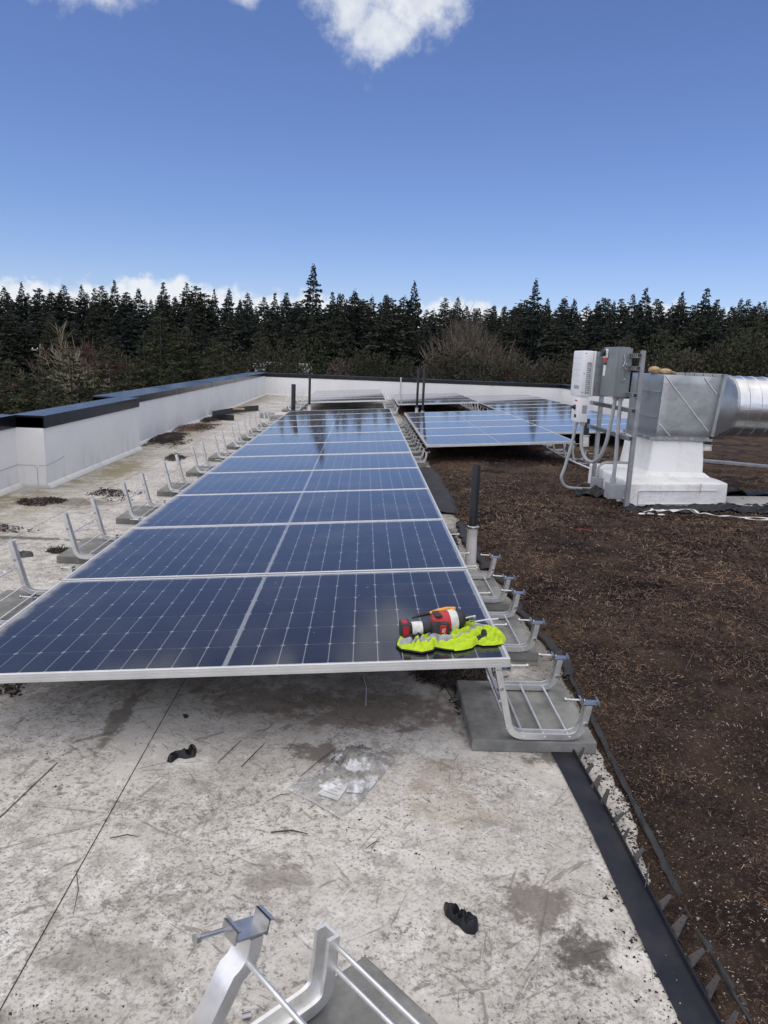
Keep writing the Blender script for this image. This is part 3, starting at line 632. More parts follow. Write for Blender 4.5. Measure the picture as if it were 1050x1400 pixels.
PAV = paver_mesh()
BOLTM = MB().lathe([(.0085, 0), (.0085, .005), (.004, .0055)], (0, 0, 0), (0, -1, 0), 6).mesh('bolt', MT['steel'])
def rod(mbx, x, z, y0, y1): return MB().tube([(x, y0, z), (x, y1, z)], .0048, 8)
RODS = {}
def make_rack(label, x, y, group, gap=.46, tall_clamp=False, short_clamp=True, rz=0, paver_label=None, pav=True, mid=True, pav_off=(-.21, 0)):
    t = thing('ballast_rack', label, 'panel rack', (x, y, 0), rz, group)
    for s_ in (-1, 1):
        b = link('bar', BARM, t); b.location = (0, s_*gap/2, 0)
        if short_clamp: c_ = link('clamp', CLM, t); c_.location = (-.004, s_*gap/2, .202)
        if tall_clamp: c_ = link('clamp', CLT, t); c_.location = (-.355, s_*gap/2, .335); 
    key = round(gap, 3)
    if key not in RODS: RODS[key] = [rod(None, x_, z_, -gap/2-.025, gap/2+.025).mesh('rod', MT['alu'], 40) for x_, z_ in ((-.25, .066), (-.17, .066), (-.075, .068), (-.355, .215), (-.318, .105))]
    for r__ in RODS[key]: link('rod', r__, t)
    for s_ in (-1, 1):
        for bx_, bz_ in ((-.352, .262), (-.02, .125)): bo = link('bolt', BOLTM, t); bo.location = (bx_, s_*gap/2-.0205, bz_)
    if pav:
        p = link('paver', PAV); p.location = (x+pav_off[0]*math.cos(rz)-pav_off[1]*math.sin(rz), y+pav_off[1]*math.cos(rz)+pav_off[0]*math.sin(rz), .0); p.rotation_euler = (0, 0, rz+random.gauss(0, .02))
        tag(p, paver_label, 'paver', 'ballast pavers under the racks')
    return t
XR = 2.415
for i, (yc, g) in enumerate(((.265, .42), (1.13, .46), (1.86, .46))):
    make_rack(f'{ORD[i]} aluminium rack sticking out past the tool panel toward the brown bed' if i else 'aluminium rack on the paver at the corner of the tool panel', XR+.01, yc, 'racks along the bed edge', g, tall_clamp=True,
              paver_label=('grey concrete paver at the corner below the vest' if i == 0 else f'{ORD[i]} concrete paver along the bed edge from the vest corner'), pav_off=(-.17, .03) if i == 0 else (-.2, .02))
# supports under the high edge where nothing sticks out: turned round so that their feet lie under the panels
for i in range(3, 7):
    yc = .25+i*PITCH
    t = make_rack('low aluminium rack hidden under the long row, feet turned inward', 1.60, yc, 'hidden racks under the long row', .46, False, False, math.pi, 'concrete paver hidden under the long row', pav_off=(-.2, 0))
for i in range(6):
    yc = 7.55+i*1.02
    make_rack(f'{ORD[i]} rack between the long row and the short row, from its open end', XR, yc, 'racks between long and short rows', .46, True, True, 0, f'{ORD[i]} paver between long row and short row, from the open end')
LEFT_Y = [.16, 1.28, 2.52, 3.70, 4.92, 6.12, 7.36, 8.60, 9.72, 10.84, 12.0]
for i, yc in enumerate(LEFT_Y):
    make_rack(f'rack with bare upright legs on the parapet side, {ORD[i]} from the vest panel', -.055, yc, 'racks with bare upright legs', .5, False, True, 0, f'paver under the bare-legged racks, {ORD[i]} from the vest panel', pav_off=(-.19, .06))
for i in range(5):
    yc = 7.95+i*1.1
    make_rack(f'{ORD[i]} rack under the high edge of the short row, from its open end', 4.86, yc, 'racks under the short row', .46, True, True, 0, f'{ORD[i]} paver under the high edge of the short row')
for i in range(4):
    make_rack(f'{ORD[i]} rack under the high edge of the small far row', 4.83, 16.6+i*1.1, 'racks under the small far row', .46, True, True, 0, f'{ORD[i]} paver under the small far row')
    make_rack(f'{ORD[i]} rack between the far corner row and the small far row', 2.40, 16.1+i*1.15, 'racks beside the far corner row', .46, True, True, 0, f'{ORD[i]} paver between the two far rows')
    make_rack(f'{ORD[i]} bare-legged rack of the far corner row', -.02, 16.0+i*1.15, 'bare-legged racks of the far corner row', .46, False, True, 0, f'{ORD[i]} paver under the far corner row')
for i in range(9):
    make_rack(f'{ORD[i]} rack under the high edge of the row behind the inverter', 7.245, 10.6+i*1.15, 'racks under the row behind the inverter', .46, True, False, 0, f'{ORD[i]} paver under the row behind the inverter')

# ---- loose rack at the photographer's feet
def loose_rack():
    B0 = atz(447, 1352, .075); d = Vector((-.75, -.66, 0)).normalized(); n = d.cross(Vector((0, 0, 1)))
    def inpl(px, py):
        q = ray(px, py); k_ = (B0-CAM).dot(n)/q.dot(n); P = CAM+q*k_; return (P-B0).dot(d), P.z
    ang = math.atan2(d.y, d.x)
    t = thing('ballast_rack', 'loose aluminium rack lying unmounted on its own paver, no panel above', 'panel rack', (B0.x, B0.y, 0), ang)
    s1, z1 = inpl(333, 1268); s2, z2 = inpl(331, 1300); s3, z3 = inpl(298, 1350); s4, z4 = inpl(282, 1395)
    tz = inpl(458, 1268)[1]
    side = Vector((0, -1, 0))
    pth = [Vector((-.012, 0, tz)), Vector((-.006, 0, .15))] + bez((.0, 0, .12), (.0, 0, .062), (.06, 0, .06), 7)
    pth += bez((s4-.03, 0, .06), (s4+.05, 0, .062), (s4+.012, 0, z4), 7)[0:]
    pth += [Vector((s3, 0, z3))] + bez((s3-.02, 0, z3+.03), (s2+.004, 0, z2-.01), (s2, 0, z2+.02), 5) + [Vector((s1, 0, z1-.012))]
    gap = .46; W_ = .5
    # local +y of the empty is d rotated 90deg left; the rods run to the right of d
    sg = -1 if Vector((-d.y, d.x, 0)).dot(Vector((1, -1, 0))) < 0 else 1
    bm_ = MB().sweep(pth, [(w*1.25, q*1.25) for w, q in CH], (0, -1, 0)).mesh('bar', MT['alu'], 35)
    for k_ in (0, 1): o = link('bar', bm_, t); o.location = (0, sg*gap*k_, 0)
    for k_ in (0, 1):
        c_ = link('clamp', CLT, t); c_.location = (s1-.004, sg*gap*k_, z1-.008); c_.rotation_euler = (0, R(-14), 0); c_.scale = (1.15, 1.25, 1.15)
    for x_, z_ in ((-.012, tz-.035), (-.006, tz-.085), (s2, z2-.012), (.09, .072), (s4-.06, .072)):
        MB().tube([(x_, -sg*.012, z_), (x_, sg*(gap+.03), z_)], .0055, 8).obj('rod', MT['alu'], t, 40)
    p = link('paver', PAV); c0 = B0 + d*(s4*.5-.02) + Vector((-d.y, d.x, 0))*sg*.225; p.location = (c0.x, c0.y, 0); p.rotation_euler = (0, 0, ang)
    tag(p, 'grey paver under the loose unmounted rack', 'paver', 'ballast pavers under the racks')
    nb = atz(331, 1394, 0); o = MB().tube([(0, 0, .008), (.02, .004, .010)], .007, 6).obj('hex_nut', MT['steel']); o.location = (nb.x, nb.y, 0); tag(o, 'small bright hex nut beside the loose rack', 'nut')
    return t
loose_rack()

# ---- end clamps with bolts along the high edge of the long row are parts of the panels' racks; a bare paver stack and far oddments
for i, (px, py, a) in enumerate(((-.35, 13.35, .1), (-.05, 13.6, -.15), (.28, 13.5, .05), (.62, 13.7, .2), (-.62, 13.9, -.1), (.95, 13.55, .1))):
    n_ = (2, 1, 1, 1, 2, 1)[i]
    for k_ in range(n_):
        p = MB().bbox(-.15, .15, -.11, .11, 0, .06, .01).obj('concrete_block', MT['concrete']); p.location = (px, py, .062*k_); p.rotation_euler = (0, 0, a+.1*k_)
        tag(p, 'rough grey concrete block left at the far end of the long row', 'concrete block', 'concrete blocks beyond the long row')
# ================================================================== VENT PIPES
def vent(label, x, y, r, h, zb=0, boot=.2, lean=(0, 0), group=None, cone=True):
    t = thing('vent_pipe', label, 'vent pipe', (x, y, zb), 0, group)
    MB().lathe([(r*1.9, 0), (r*1.9, .006), (r*1.45, .012), (r*1.30, boot*.6), (r*1.22, boot), (r*1.30, boot+.004), (r*1.30, boot+.016), (r*1.05, boot+.02)], n=24).obj('boot', MT['wht'], t, 40)
    MB().lathe([(r, boot*.5), (r, h), (r*.86, h), (r*.86, h-.06)], n=24).obj('pipe', MT['pipe_black'], t, 40)
    MB().lathe([(r*1.34, boot+.003), (r*1.36, boot+.006), (r*1.36, boot+.014), (r*1.34, boot+.017)], n=24).bbox(r*1.2, r*1.6, -.008, .008, boot, boot+.018, .002).obj('band_clamp', MT['steel'], t, 40)
    return t
vent('black vent pipe in a tall white boot, standing alone at the bed edge', 2.325, 2.52, .029, .745, 0, .29)
vent('thick black vent pipe behind the far end of the long row', .03, 13.15, .046, .80, 0, .12)
vent('thin black vent pipe in a lumpy white boot before the far corner row', .22, 15.2, .030, .86, .06, .16)
vent('tall thin black pipe of the pair behind the short row, on the parapet side', 2.82, 15.25, .029, 1.17, .04, .20)
vent('tall thin black pipe of the pair behind the short row, on the bed side', 2.93, 14.85, .030, 1.16, .04, .16)
vent('black vent pipe half hidden behind the inverter', 5.42, 10.1, .05, .5, .03, .20)
vent('black vent pipe with white foot peeping out below the duct elbow', 7.55, 10.0, .055, .6, .03, .12)

# ================================================================== CURB, DUCT
def slab(p4, z0, z1): return [(x, y, z0) for x, y in p4]+[(x, y, z1) for x, y in p4]
curb = thing('roof_curb', 'white membrane-wrapped curb carrying the galvanised duct', 'curb', (4.8, 5.4, 0))
def rel(ps, o=(4.8, 5.4, 0)): return [(a-o[0], b-o[1], c-o[2]) for a, b, c in ps]
def soft(mb, off, seg=3, cuts=0, amp=0.):
    bm = bmesh.new(); vs = [bm.verts.new(v) for v in mb.v]
    for f in mb.f: bm.faces.new([vs[i] for i in f])
    bmesh.ops.recalc_face_normals(bm, faces=bm.faces[:])
    if off: bmesh.ops.bevel(bm, geom=bm.edges[:], offset=off, segments=seg, affect='EDGES', profile=.5)
    if cuts:
        bmesh.ops.subdivide_edges(bm, edges=bm.edges[:], cuts=cuts, use_grid_fill=True); bm.normal_update()
        for v in bm.verts:
            q = float(fbm(v.co.x*4+v.co.z*3, v.co.y*4-v.co.z*2, 8))-.47; v.co += v.normal*q*amp
    out = MB(); bm.verts.index_update(); out.add([v.co[:] for v in bm.verts], [[v.index for v in f.verts] for f in bm.faces]); bm.free(); return out
quad = [(4.25, 4.68), (5.36, 4.90), (5.36, 6.08), (4.25, 6.08)]
soft(MB().hull8(rel(slab(quad, .0, .302))), .02, 3, 5, .022).obj('base', MT['wall_clean'], curb, 50)
nq0 = [(4.66, 5.31), (5.28, 5.31), (5.28, 6.08), (4.60, 6.08)]; nq1 = [(4.69, 5.335), (5.25, 5.335), (5.25, 6.05), (4.63, 6.05)]
soft(MB().hull8(rel([(x, y, .295) for x, y in nq0]+[(x, y, .69) for x, y in nq1])), .025, 3, 5, .03).obj('neck', MT['wall_clean'], curb, 50)
MB().hull8(rel([(4.60, 5.24, .296), (5.34, 5.24, .296), (5.34, 6.07, .296), (4.56, 6.07, .296)]+[(4.66, 5.30, .345), (5.28, 5.30, .345), (5.28, 6.06, .345), (4.61, 6.06, .345)])).obj('fillet', MT['wall_clean'], curb)
# membrane lap strips on the base front: thin proud sheets following the skewed face
d0 = Vector((1.11, .22, 0)).normalized(); nrm = Vector((.22, -1.11, 0)).normalized()
for (u0, u1, z0, z1) in ((.09, 1.0, .225, .2285), (.09, .95, .085, .088), (.09, .094, .09, .225), (.80, .804, .20, .30)):
    a = Vector((4.25, 4.68, 0))+d0*u0; b = Vector((4.25, 4.68, 0))+d0*u1; k_ = nrm*.012
    MB().hull8(rel([(*(a-k_).xy, z0), (*(b-k_).xy, z0), (*(b+k_).xy, z0), (*(a+k_).xy, z0), (*(a-k_).xy, z1), (*(b-k_).xy, z1), (*(b+k_).xy, z1), (*(a+k_).xy, z1)])).obj('membrane_lap', MT['wht'], curb)

duct = thing('duct_elbow', 'galvanised rectangular duct elbow with diagonal stiffeners on the white curb', 'duct', (5.05, 5.72, .69))
DO = (5.05, 5.72, .69)
bx0, bx1, by0, by1, bz0, bz1 = 4.71, 5.36, 5.325, 6.10, .715, 1.385
body = soft(MB().hull8(rel([(bx0, by0, bz0), (bx1-.06, by0, bz0), (bx1-.06, by1, bz0), (bx0-.06, by1, bz0), (bx0+.01, by0, bz1), (bx1, by0, bz1), (bx1, by1, bz1), (bx0-.05, by1, bz1)], DO)), .006, 2, 6, .012)
body.obj('housing', MT['galv'], duct, 40)
MB().box(*[v for v in (bx0-.08-DO[0], bx1-.06+.02-DO[0], by0-.03-DO[1], by1+.03-DO[1], 0, .028)]).obj('flange', MT['galv'], duct)
for x_ in np.linspace(4.74, 5.26, 4):
    MB().bbox(x_-.02-DO[0], x_+.02-DO[0], by0-.036-DO[1], by0-.028-DO[1], .006, .034, .002).obj('cleat', MT['steel'], duct)
for y_ in np.linspace(5.45, 6.0, 4):
    MB().bbox(bx0-.09-DO[0], bx0-.076-DO[0], y_-.02-DO[1], y_+.02-DO[1], .006, .034, .002).obj('cleat', MT['steel'], duct)
MB().hull8(rel([(bx1-.064, by0-.03, bz0+.03), (bx1-.03, by0-.03, bz0+.03), (bx1-.03, by1+.03, bz0+.03), (bx1-.064, by1+.03, bz0+.03), (bx1-.004, by0-.03, bz1+.028), (bx1+.03, by0-.03, bz1+.028), (bx1+.03, by1+.03, bz1+.028), (bx1-.004, by1+.03, bz1+.028)], DO)).obj('end_flange', MT['galv'], duct)
def stiff(p, q, w=.012):
    a = Vector(p)-Vector(DO); b = Vector(q)-Vector(DO); d = (b-a).normalized(); n = Vector((d.z, 0, -d.x))*w; k_ = Vector((0, -.012, 0)); e = Vector((0, .014, 0))
    return MB().hull8([a-n+e, b-n+e, b+n+e, a+n+e, a-n*.3+k_, b-n*.3+k_, b+n*.3+k_, a+n*.3+k_]).obj('stiffener', MT['alu'], duct)
stiff((4.735, by0, 1.37), (5.27, by0, .80)); stiff((4.73, by0, .86), (4.86, by0, .735)); stiff((5.16, by0, 1.365), (5.31, by0, 1.20))
for z_ in (.93, 1.2): MB().box(bx0-.058-DO[0], bx0-.0-DO[0], by0+.02-DO[1], by1-.02-DO[1], z_-DO[2], z_+.004-DO[2]).obj('cross_break', MT['galv'], duct)
for x_ in np.linspace(4.9, 5.3, 5): MB().bbox(x_-.05-DO[0], x_+.045-DO[0], by0+.005-DO[1], by0+.03-DO[1], bz1-DO[2]-.004, bz1-DO[2]+.028, .003).obj('top_cleat', MT['galv'], duct)

sp = thing('spiral_duct', 'round spiral-wound galvanised duct leaving the elbow sideways', 'duct', (5.42, 5.72, 1.06))
prof = []; x_ = 0.19; rad = .335
MB().lathe([(.30, -.04), (.335, .0), (.338, .16), (.338, .19)], n=56, axis=(1, 0, .0)).obj('collar', MT['spiral'], sp, 40)
for i in range(11):     # spiral seams as raised beads between plain bands
    prof += [(rad, x_), (rad, x_+.118), (rad+.006, x_+.121), (rad+.006, x_+.129), (rad, x_+.132)]; x_ += .133
MB().lathe(prof, n=64, axis=(1, 0, 0)).obj('tube', MT['spiral'], sp, 30)
MB().lathe([(.340, .165), (.345, .168), (.345, .195), (.340, .2)], n=56, axis=(1, 0, 0)).obj('draw_band', MT['galv'], sp, 40)
# transition from the flange to the round collar
def transition():
    n = 40; vs = []; fs = []
    for j in range(n):
        q = 2*math.pi*j/n; c_, s_ = math.cos(q), math.sin(q); m_ = max(abs(c_), abs(s_)); vs.append((-.055-.03*(-s_*.5/m_+.5), c_/m_*.38, s_/m_*.325-.005)); 
    for j in range(n):
        q = 2*math.pi*j/n; vs.append((.165, .338*math.cos(q), .338*math.sin(q)))
    for j in range(n): fs.append((j, (j+1) % n, n+(j+1) % n, n+j))
    return MB().add(vs, fs).obj('transition', MT['galv'], sp, 35)
transition()
# gloves left on the duct
g = thing('work_gloves', 'pair of tan work gloves lying on top of the duct elbow', 'gloves', (4.80, 5.60, 1.385))
def blob_mesh(sx, sy, sz, seed, n=16, m_=10):
    vs = []; fs = []
    for i in range(m_+1):
        th = math.pi*i/m_
        for j in range(n):
            q = 2*math.pi*j/n; k_ = .75+.6*float(fbm(math.cos(q)*1.6+seed, math.sin(q)*1.6+math.cos(th)*2, seed))
            vs.append((sx*math.sin(th)*math.cos(q)*k_, sy*math.sin(th)*math.sin(q)*k_, sz*(math.cos(th)*k_+1)))
    for i in range(m_):
        for j in range(n): fs.append((i*n+j, i*n+(j+1) % n, (i+1)*n+(j+1) % n, (i+1)*n+j))
    return MB().add(vs, fs)
for i, (dx, sx, sy, sz) in enumerate(((-.085, .06, .075, .042), (.045, .085, .06, .032))):
    b = blob_mesh(sx, sy, sz, i+3)
    for k_ in range(4): b.tube([(sx*.5, -.04+k_*.025, sz*.9), (sx*1.1, -.045+k_*.03, sz*.7), (sx*1.35, -.05+k_*.03, sz*.35)], [.016, .014, .011], 8)
    o = b.obj('glove', MT['tan'], g, 50); o.location = (dx, 0, -.004); o.rotation_euler = (0, 0, .5*i)

# ================================================================== INVERTER STAND
XS = 4.20
fr = thing('strut_stand', 'galvanised strut stand holding the inverter beside the white curb', 'stand', (XS, 5.15, 0))
def strutpost(x, y0, z0, z1): # channel open to -x, with slots
    m_ = MB(); w, d, t_ = .0205, .041, .003
    return m_.sweep([(0, 0, z0), (0, 0, z1)], [(-w, -d/2), (w, -d/2), (w, d/2), (w-.008, d/2), (w-.008, d/2-t_), (w-t_, d/2-t_), (w-t_, -d/2+t_), (-w+t_, -d/2+t_), (-w+t_, d/2-t_), (-w+.008, d/2-t_), (-w+.008, d/2), (-w, d/2)], (0, 1, 0), (x, y0, 0))
for y_, z1 in ((4.62, 1.61), (5.72, 1.58)): strutpost(.0, y_-5.15, .03, z1).obj('post', MT['strut'], fr)
def strutrail(z, y0, y1, x=-.043):
    m_ = MB().box(x-.0205, x+.0205, y0-5.15, y1-5.15, z-.0205, z-.017).box(x-.0205, x+.0205, y0-5.15, y1-5.15, z+.017, z+.0205).box(x+.017, x+.0205, y0-5.15, y1-5.15, z-.017, z+.017)
    n = int((y1-y0)/.05)
    for i in range(n): # solid web pieces between the slots
        yy = y0-5.15+(i+.5)*(y1-y0)/n; m_.box(x-.0205, x-.017, yy-.012, yy+.012, z-.017, z+.017)
    return m_.obj('rail', MT['strut'], fr)
for z_, a, b in ((1.56, 4.58, 5.75), (1.44, 4.58, 5.75), (1.18, 4.58, 5.78), (1.03, 4.58, 5.95), (.76, 4.58, 5.95)): strutrail(z_, a, b)
for z_ in (1.18, 1.03, .76):
    for y_ in (4.62, 5.72): MB().tube([(-.068, y_-5.15, z_), (-.02, y_-5.15, z_)], .009, 6).obj('bolt', MT['steel'], fr)

inv = thing('solar_inverter', 'white wall-box inverter with grey heat sink and label strip', 'inverter', (3.98, 5.5, 1.12))
ix0, ix1, iy0, iy1, iz0, iz1 = 3.825, 4.135, 5.30, 5.68, 1.12, 1.60; IO = (3.98, 5.5, 1.12)
def lb(x0, x1, y0, y1, z0, z1, O, b=.004): return MB().bbox(x0-O[0], x1-O[0], y0-O[1], y1-O[1], z0-O[2], z1-O[2], b)
lb(ix0, ix0+.115, iy0, iy1, iz0, iz1, IO, .018).obj('cover', MT['inv'], inv, 40)
lb(ix0+.116, ix0+.138, iy0-.004, iy1+.004, iz0+.002, iz1-.002, IO, .006).obj('cover_rim', MT['inv'], inv, 40)
lb(ix0+.139, ix1, iy0+.004, iy1-.004, iz0+.01, iz1-.006, IO, .006).obj('heat_sink', MT['sink'], inv, 40)
for i in range(5): MB().box(ix0+.15-IO[0], ix1-.01-IO[0], iy0-.001-IO[1], iy0+.004-IO[1], .07+i*.085, .073+i*.085).obj('fin', MT['sink'], inv)
MB().box(ix0+.05-IO[0], ix0+.098-IO[0], iy0-.0015-IO[1], iy0+.001-IO[1], .03, .36).obj('label', MT['print'], inv)
for i in range(14): MB().box(ix0+.054-IO[0], ix0+.094-IO[0]-.012*(i % 3), iy0-.0022-IO[1], iy0-.001-IO[1], .05+i*.021, .056+i*.021).obj('label_text', MT['inv'], inv)
MB().box(ix0-.0015-IO[0], ix0+.001-IO[0], iy0+.06-IO[1], iy0+.24-IO[1], .075, .115).obj('label', MT['print'], inv)
for z_ in (.015, .21, .42): MB().box(ix0+.018-IO[0], ix0+.036-IO[0], iy0-.0014-IO[1], iy0+.001-IO[1], z_+.028, z_+.034).obj('screw_slot', MT['black'], inv)
for k_ in range(5): MB().box(ix0-.0012-IO[0], ix0+.001-IO[0], iy0+.03-IO[1], iy1-.03-IO[1], .16+k_*.06, .1615+k_*.06).obj('vent_line', MT['print'], inv)
dc = thing('dc_switch_box', 'white DC switch box with black rotary knob hanging below the inverter', 'switch box', (3.89, 5.42, .84)); DCO = (3.89, 5.42, .84)
lb(3.825, 3.935, 5.30, 5.56, .845, 1.10, DCO, .012).obj('box', MT['inv'], dc, 40)
lb(3.84, 3.925, 5.32, 5.54, 1.095, 1.13, DCO, .004).obj('neck', MT['inv'], dc)
MB().lathe([(.028, 0), (.028, .012), (.020, .016), (.018, .034)], (3.825-DCO[0], 5.43-DCO[1], 1.0-DCO[2]), (-1, 0, 0), 18).box(3.78-DCO[0], 3.80-DCO[0], 5.40-DCO[1], 5.46-DCO[1], .153, .167).obj('rotary_knob', MT['black'], dc, 40)
MB().box(3.8235-DCO[0], 3.826-DCO[0], 5.36-DCO[1], 5.46-DCO[1], .225, .238).obj('warning_label', MT['redsign'], dc)
MB().box(3.8235-DCO[0], 3.826-DCO[0], 5.36-DCO[1], 5.44-DCO[1], .05, .085).obj('warning_label', MT['black'], dc)
MB().box(3.865-DCO[0], 3.915-DCO[0], 5.2985-DCO[1], 5.301-DCO[1], .10, .19).obj('label', MT['print'], dc)
dis = thing('ac_disconnect', 'grey metal disconnect box with red switch sticker, lever handle and knockouts', 'disconnect box', (4.09, 5.0, 1.15)); AO = (4.09, 5.0, 1.15)
lb(4.03, 4.165, 4.80, 5.20, 1.15, 1.63, AO, .006).obj('box', MT['greybox'], dis, 40)
lb(4.008, 4.031, 4.795, 5.205, 1.15, 1.64, AO, .004).obj('lid', MT['greybox'], dis, 40)
lb(4.05, 4.15, 4.83, 5.17, 1.631, 1.642, AO, .003).obj('rain_lip', MT['greybox'], dis)
# red placard and switch lever on the lid
lb(3.985, 4.006, 5.05, 5.15, 1.53, 1.62, AO, .006).obj('handle_plate', MT['inv'], dis)
MB().lathe([(.034, 0), (.034, .03), (.02, .034)], (3.985-AO[0], 5.10-AO[1], 1.585-AO[2]), (-1, 0, 0), 16).bbox(3.93-AO[0], 3.96-AO[0], 5.04-AO[1], 5.09-AO[1], .395, .445, .004).obj('switch_lever', MT['black'], dis, 40)
lb(4.004, 4.0085, 5.07, 5.19, 1.49, 1.535, AO, .001).obj('red_sticker', MT['redsign'], dis); lb(4.004, 4.0085, 5.08, 5.18, 1.462, 1.486, AO, .001).obj('black_sticker', MT['black'], dis)
lb(4.004, 4.0085, 5.10, 5.16, 1.35, 1.458, AO, .001).obj('paper_label', MT['paper'], dis)
lb(4.07, 4.10, 4.788, 4.801, 1.30, 1.50, AO, .003).obj('side_plate', MT['greybox'], dis)
MB().tube([(4.075-AO[0], 4.78-AO[1], .415), (4.09-AO[0], 4.775-AO[1], .36), (4.078-AO[0], 4.78-AO[1], .30), (4.11-AO[0], 4.78-AO[1], .26)], .005, 8).obj('latch_wire', MT['steel'], dis)
for z_ in (.18, .28, .33): MB().lathe([(.009, 0), (.009, .004)], (4.11-AO[0], 4.80-AO[1], z_), (0, -1, 0), 12).obj('knockout', MT['steel'], dis)
# conduits: flexible runs with coupling ends
def conduit(label, pts, r, ends=True):
    p = [Vector(q) for q in pts]; sm = []
    for i in range(len(p)-1):
        a = p[max(i-1, 0)]; b = p[i]; c_ = p[i+1]; d = p[min(i+2, len(p)-1)]
        for k_ in range(7):
            t = k_/7; sm.append(.5*((2*b)+(c_-a)*t+(2*a-5*b+4*c_-d)*t*t+(3*b-a-3*c_+d)*t**3))
    sm.append(p[-1]); o0 = p[0]; root = thing('conduit', label, 'conduit', o0)
    MB().tube([q-o0 for q in sm], r, 12).obj('hose', MT['conduit'], root, 50)
    if ends:
        for a, b in ((sm[0], sm[1]), (sm[-1], sm[-2])):
            d = (b-a).normalized(); MB().tube([a-o0-d*.002, a-o0+d*.035], r*1.45, 10).obj('coupling', MT['conduit'], root, 40)
    return root
conduit('grey flexible conduit looping from the switch box up to the grey disconnect', [(3.905, 5.36, .845), (3.90, 5.32, .60), (3.945, 5.25, .46), (4.0, 5.1, .46), (4.04, 4.98, .62), (4.06, 4.93, .86), (4.075, 4.90, 1.15)], .019)
conduit('straight grey conduit from the disconnect down to the junction box', [(4.12, 4.88, 1.15), (4.12, 4.86, .8), (4.125, 4.85, .55), (4.12, 4.84, .285)], .020)
conduit('grey conduit from the switch box curving down to the roof', [(3.845, 5.40, .845), (3.82, 5.4, .62), (3.76, 5.38, .35), (3.73, 5.37, .22), (3.80, 5.38, .125), (3.98, 5.44, .10), (4.16, 5.5, .095)], .017)
conduit('grey conduit arching over the back of the curb to its small box', [(4.66, 5.75, .365), (4.42, 5.72, .37), (4.28, 5.66, .365), (4.20, 5.60, .31), (4.19, 5.58, .22)], .015)
jb = thing('junction_box', 'larger grey junction box on the curb side under the straight conduit', 'junction box', (4.16, 4.84, .12))
MB().bbox(-.09, .075, -.07, .07, 0, .15, .004).obj('box', MT['conduit'], jb, 40); MB().bbox(-.098, -.089, -.074, .074, -.004, .154, .003).obj('lid', MT['conduit'], jb, 40)
MB().tube([(.07, -.075, .09), (.07, -.09, .09)], .010, 8).bbox(.04, .07, -.085, -.07, .0, .02, .003).obj('fitting', MT['steel'], jb, 40)
jb2 = thing('junction_box', 'small grey junction box on the far part of the curb side', 'junction box', (4.19, 5.56, .10))
MB().bbox(-.05, .062, -.05, .05, 0, .115, .004).obj('box', MT['conduit'], jb2, 40); MB().bbox(-.056, -.049, -.054, .054, -.004, .119, .003).obj('lid', MT['conduit'], jb2, 40)
tag(MB().tube([(4.40, 8.9, .17), (4.44, 8.54, .13), (4.52, 7.8, .10), (4.59, 7.15, .09), (4.62, 6.6, .09)], .012, 10).obj('conduit_run', MT['whitestrap'], smooth=40), 'thin pale conduit sloping from the short row to the curb', 'conduit')
t = thing('strut_rail', 'pair of grey metal rails lying on the bed behind the curb', 'rail', (7.0, 8.15, .075)); t.rotation_euler = (0, 0, R(-28))
for k_ in (0, 1): MB().bbox(-.9, 1.6, -.02+k_*.09, .02+k_*.09, 0, .04, .003).obj('rail', MT['strut'], t)

# ---- sheet, slab and tape at the foot of the curb
def cloth(name, label, cat, pts, res, zf, mat, thick=.003):
    """ragged sheet from a quad outline (a,b,c,d), height function zf(u,v)"""
    a, b, c_, d = [Vector((*p, 0)) for p in pts]; vs = []; n, m_ = res
    for i in range(n+1):
        for j in range(m_+1):
            u, v = i/n, j/m_; p = a*(1-u)*(1-v)+b*u*(1-v)+c_*u*v+d*(1-u)*v
            e = .035*(float(fbm(u*7, v*7, 6))-.47); p += Vector((e, -e*1.3, 0)); vs.append((p.x, p.y, zf(p.x, p.y, u, v)))
    o0 = a; fs = [(i*(m_+1)+j, (i+1)*(m_+1)+j, (i+1)*(m_+1)+j+1, i*(m_+1)+j+1) for i in range(n) for j in range(m_)]
    o = MB().add([(x-o0.x, y-o0.y, z) for x, y, z in vs], fs).obj(name, mat, None, 60); o.location = (o0.x, o0.y, 0)
    md = o.modifiers.new('solid', 'SOLIDIFY'); md.thickness = thick; md.offset = 1
    return tag(o, label, cat)
fz = lambda k_, h: (lambda x, y, u, v: float(bed_z(np.array(x), np.array(y)))+.012+h*abs(float(fbm(x*k_, y*k_*1.6, 12))-.45)*2)
cloth('plastic_sheet', 'glossy black plastic sheet crumpled along the front of the curb', 'sheet', [(4.12, 4.44), (5.75, 4.56), (5.72, 4.88), (4.20, 4.72)], (90, 30), fz(4, .035), MT['sheet'])
cloth('plastic_sheet', 'black plastic sheet rucked up beside the pale slab', 'sheet', [(5.40, 5.35), (6.8, 5.45), (6.9, 5.85), (5.42, 5.60)], (36, 14), fz(4, .14), MT['sheet'])
cloth('plastic_sheet', 'black plastic sheet end beyond the pale slab', 'sheet', [(5.70, 4.50), (6.9, 4.85), (6.9, 5.12), (5.72, 4.80)], (30, 10), fz(4, .09), MT['sheet'])
cloth('plastic_sheet', 'scrap of black sheet at the strut foot', 'sheet', [(3.84, 5.16), (4.16, 5.02), (4.24, 5.42), (3.98, 5.62)], (18, 16), fz(7, .12), MT['sheet'])
o = MB().bbox(-.75, .75, -.26, .26, 0, .075, .012).obj('concrete_slab', MT['concrete']); o.location = (6.12, 5.08, .03); o.rotation_euler = (0, 0, .14); tag(o, 'pale concrete slab half under black sheets beside the curb', 'slab')
tp = thing('plastic_strapping', 'crumpled white plastic strapping on the bed before the curb', 'strapping', (4.55, 4.22, .08))
